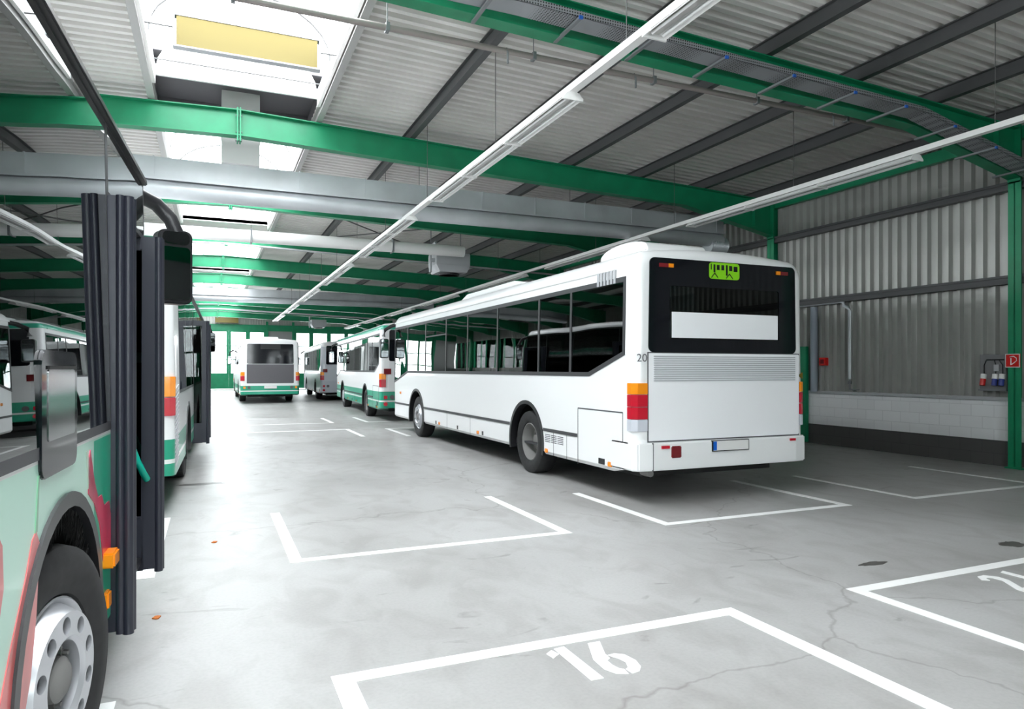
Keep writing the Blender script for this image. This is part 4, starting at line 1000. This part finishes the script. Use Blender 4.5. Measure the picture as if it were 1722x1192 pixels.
    # doors on the right
    if opn:
        folded_leaf(b, 10.13, 1.41, wide=0.15); folded_leaf(b, 11.26, 1.42, handle=o.get('near'))
        MB().box(0.9, 1.3, 10.14, 11.38, 0.36, 0.4).obj('door_step', M['black'], b)
    else:
        for a in (10.15, 10.77): 
            l = boolean(MB().box(HW - 0.03, HW, a, a + 0.6, 0.36, 2.44).mesh('door_leaf', None), [prism_mesh(rounded(a + 0.06, a + 0.54, 0.6, 2.36, 0.04), 1.0, 2, 'x')]); l = tumble(l)
            l.materials.clear(); l.materials.append(M['dooredge']); dl = mobj('door_leaf', l, b)
            mobj('door_glass', tumble(MB().box(HW - 0.018, HW - 0.012, a + 0.06, a + 0.54, 0.6, 2.36).mesh('door_glass', M['doorglass'])), dl)
    if mid:
        folded_leaf(b, 4.82, 1.56); folded_leaf(b, 5.98, 1.56)
    return b

bus_main = make_bus('large all-white bus parked on the right, seen from behind, numbered 20', (5.785, 6.76, 0), 0, 'white', dict(rear='white', near=True))
b1 = make_bus('mint green bus with printed tulips at the left edge, front door folded open', (-2.239, -6.188, 0), -math.radians(2.7), 'bus_mint',
              dict(rear='green3', near=True, open=True, glassr='glassdark', poles='green', rub=False, vents=False, pod='low', onlyright=True))
b2 = make_bus('white bus with green skirt parked behind the mint green bus on the left', (-1.685, 8.48, 0), -math.radians(1.1), 'bus_low_green',
              dict(rear='louvre', open=True, mid=True, rub=False, vents=False, pod='low', onlyright=False))
b3 = make_bus('white bus with green skirt and green roof stripe, in front of the big white bus', (6.0, 20.75, 0), -math.radians(2.9), 'bus_green',
              dict(rear='green3', rub=True, vents=False, pod='low'))
b4 = make_bus('white bus with dark grey rear panel standing alone mid-aisle', (2.57, 34.5, 0), 0, 'bus_low_green', dict(rear='green4', rub=False, vents=False, pod='low'))
b5 = make_bus('silver grey bus farthest back on the right side of the aisle', (6.4, 36.0, 0), -math.radians(2.7), 'bus_silver', dict(rear='green3', rub=False, vents=False, pod='low'))

# printed tulips, box and lamps on the right side of the mint bus
HWs = HW
def decal(P, m, name='livery_print', t=0.003):
    MB().prism(P, HWs - 0.001, HWs + t, 'x').obj(name, M[m], b1)
decal([(8.86, 1.09), (8.9, 1.04), (8.885, 0.95), (8.86, 0.82), (8.8, 0.65), (8.65, 0.45), (8.5, 0.4), (8.3, 0.4), (8.45, 0.6), (8.6, 0.8), (8.75, 0.97), (8.82, 1.07)], 'tulip')
decal([(8.85, 1.085), (8.875, 1.085), (8.9, 1.26), (8.885, 1.26)], 'stem')
decal([(8.2, 1.12), (8.46, 1.2), (8.54, 1.12), (8.55, 1.0), (8.48, 0.85), (8.2, 0.7)], 'tulip')
decal([(9.62, 1.22), (9.66, 1.26), (9.74, 1.12), (9.82, 1.03), (9.9, 1.03), (9.96, 0.97), (10.08, 0.97), (10.12, 0.9), (10.12, 0.72), (9.93, 0.72), (9.86, 0.9), (9.74, 1.02), (9.62, 1.08)], 'tulip_pink')
decal([(9.585, 1.26), (9.615, 1.26), (9.66, 1.14), (9.62, 1.1)], 'stemgrey')
bx = MB().prism(rounded(8.89, 9.38, 1.24, 1.665, 0.05), HW - 0.005, HW + 0.010, 'x').obj('hatch_box', M['blackglass'], b1, bevel=0.004)
MB().prism(rounded(8.96, 9.33, 1.36, 1.6, 0.015), HW + 0.009, HW + 0.013, 'x').obj('hatch_flap', M['mirrorglass'] if False else mat('polished dark steel', (0.35, 0.35, 0.36), 0.12, metal=0.9), bx, bevel=0.002)
MB().box(HW + 0.009, HW + 0.016, 8.96, 9.33, 1.6, 1.612).obj('slot', M['chassis'], bx)
MB().box(HW - 0.01, HW + 0.05, 9.93, 10.06, 0.68, 0.75).obj('side_indicator', M['orange'], b1, bevel=0.008)
MB().box(HW - 0.01, HW + 0.02, 9.96, 10.04, 0.48, 0.56).obj('side_lamp', M['orange'], b1, bevel=0.008)
# brush fringe inside the near wheel arch
mb = MB(); rnd = random.Random(4)
for k in range(420):
    a = PI * rnd.uniform(0.02, 0.98); r0 = 0.615; r1 = rnd.uniform(0.47, 0.53); da = rnd.uniform(-0.05, 0.05); x = HW - rnd.uniform(0.015, 0.05)
    p = (x, 9.24 + r0 * math.cos(a), 0.49 + r0 * math.sin(a)); q = (x + rnd.uniform(-.02, .005), 9.24 + r1 * math.cos(a + da), 0.49 + r1 * math.sin(a + da))
    t_ = (-math.sin(a) * 0.006, math.cos(a) * 0.006)
    mb.add([p, (p[0], p[1] + t_[0], p[2] + t_[1]), q, (p[0] - 0.008, p[1], p[2])], [(0, 1, 2), (1, 3, 2), (3, 0, 2)])
o = mb.obj('brush_fringe', M['chassis'], b1); o['kind'] = 'stuff'
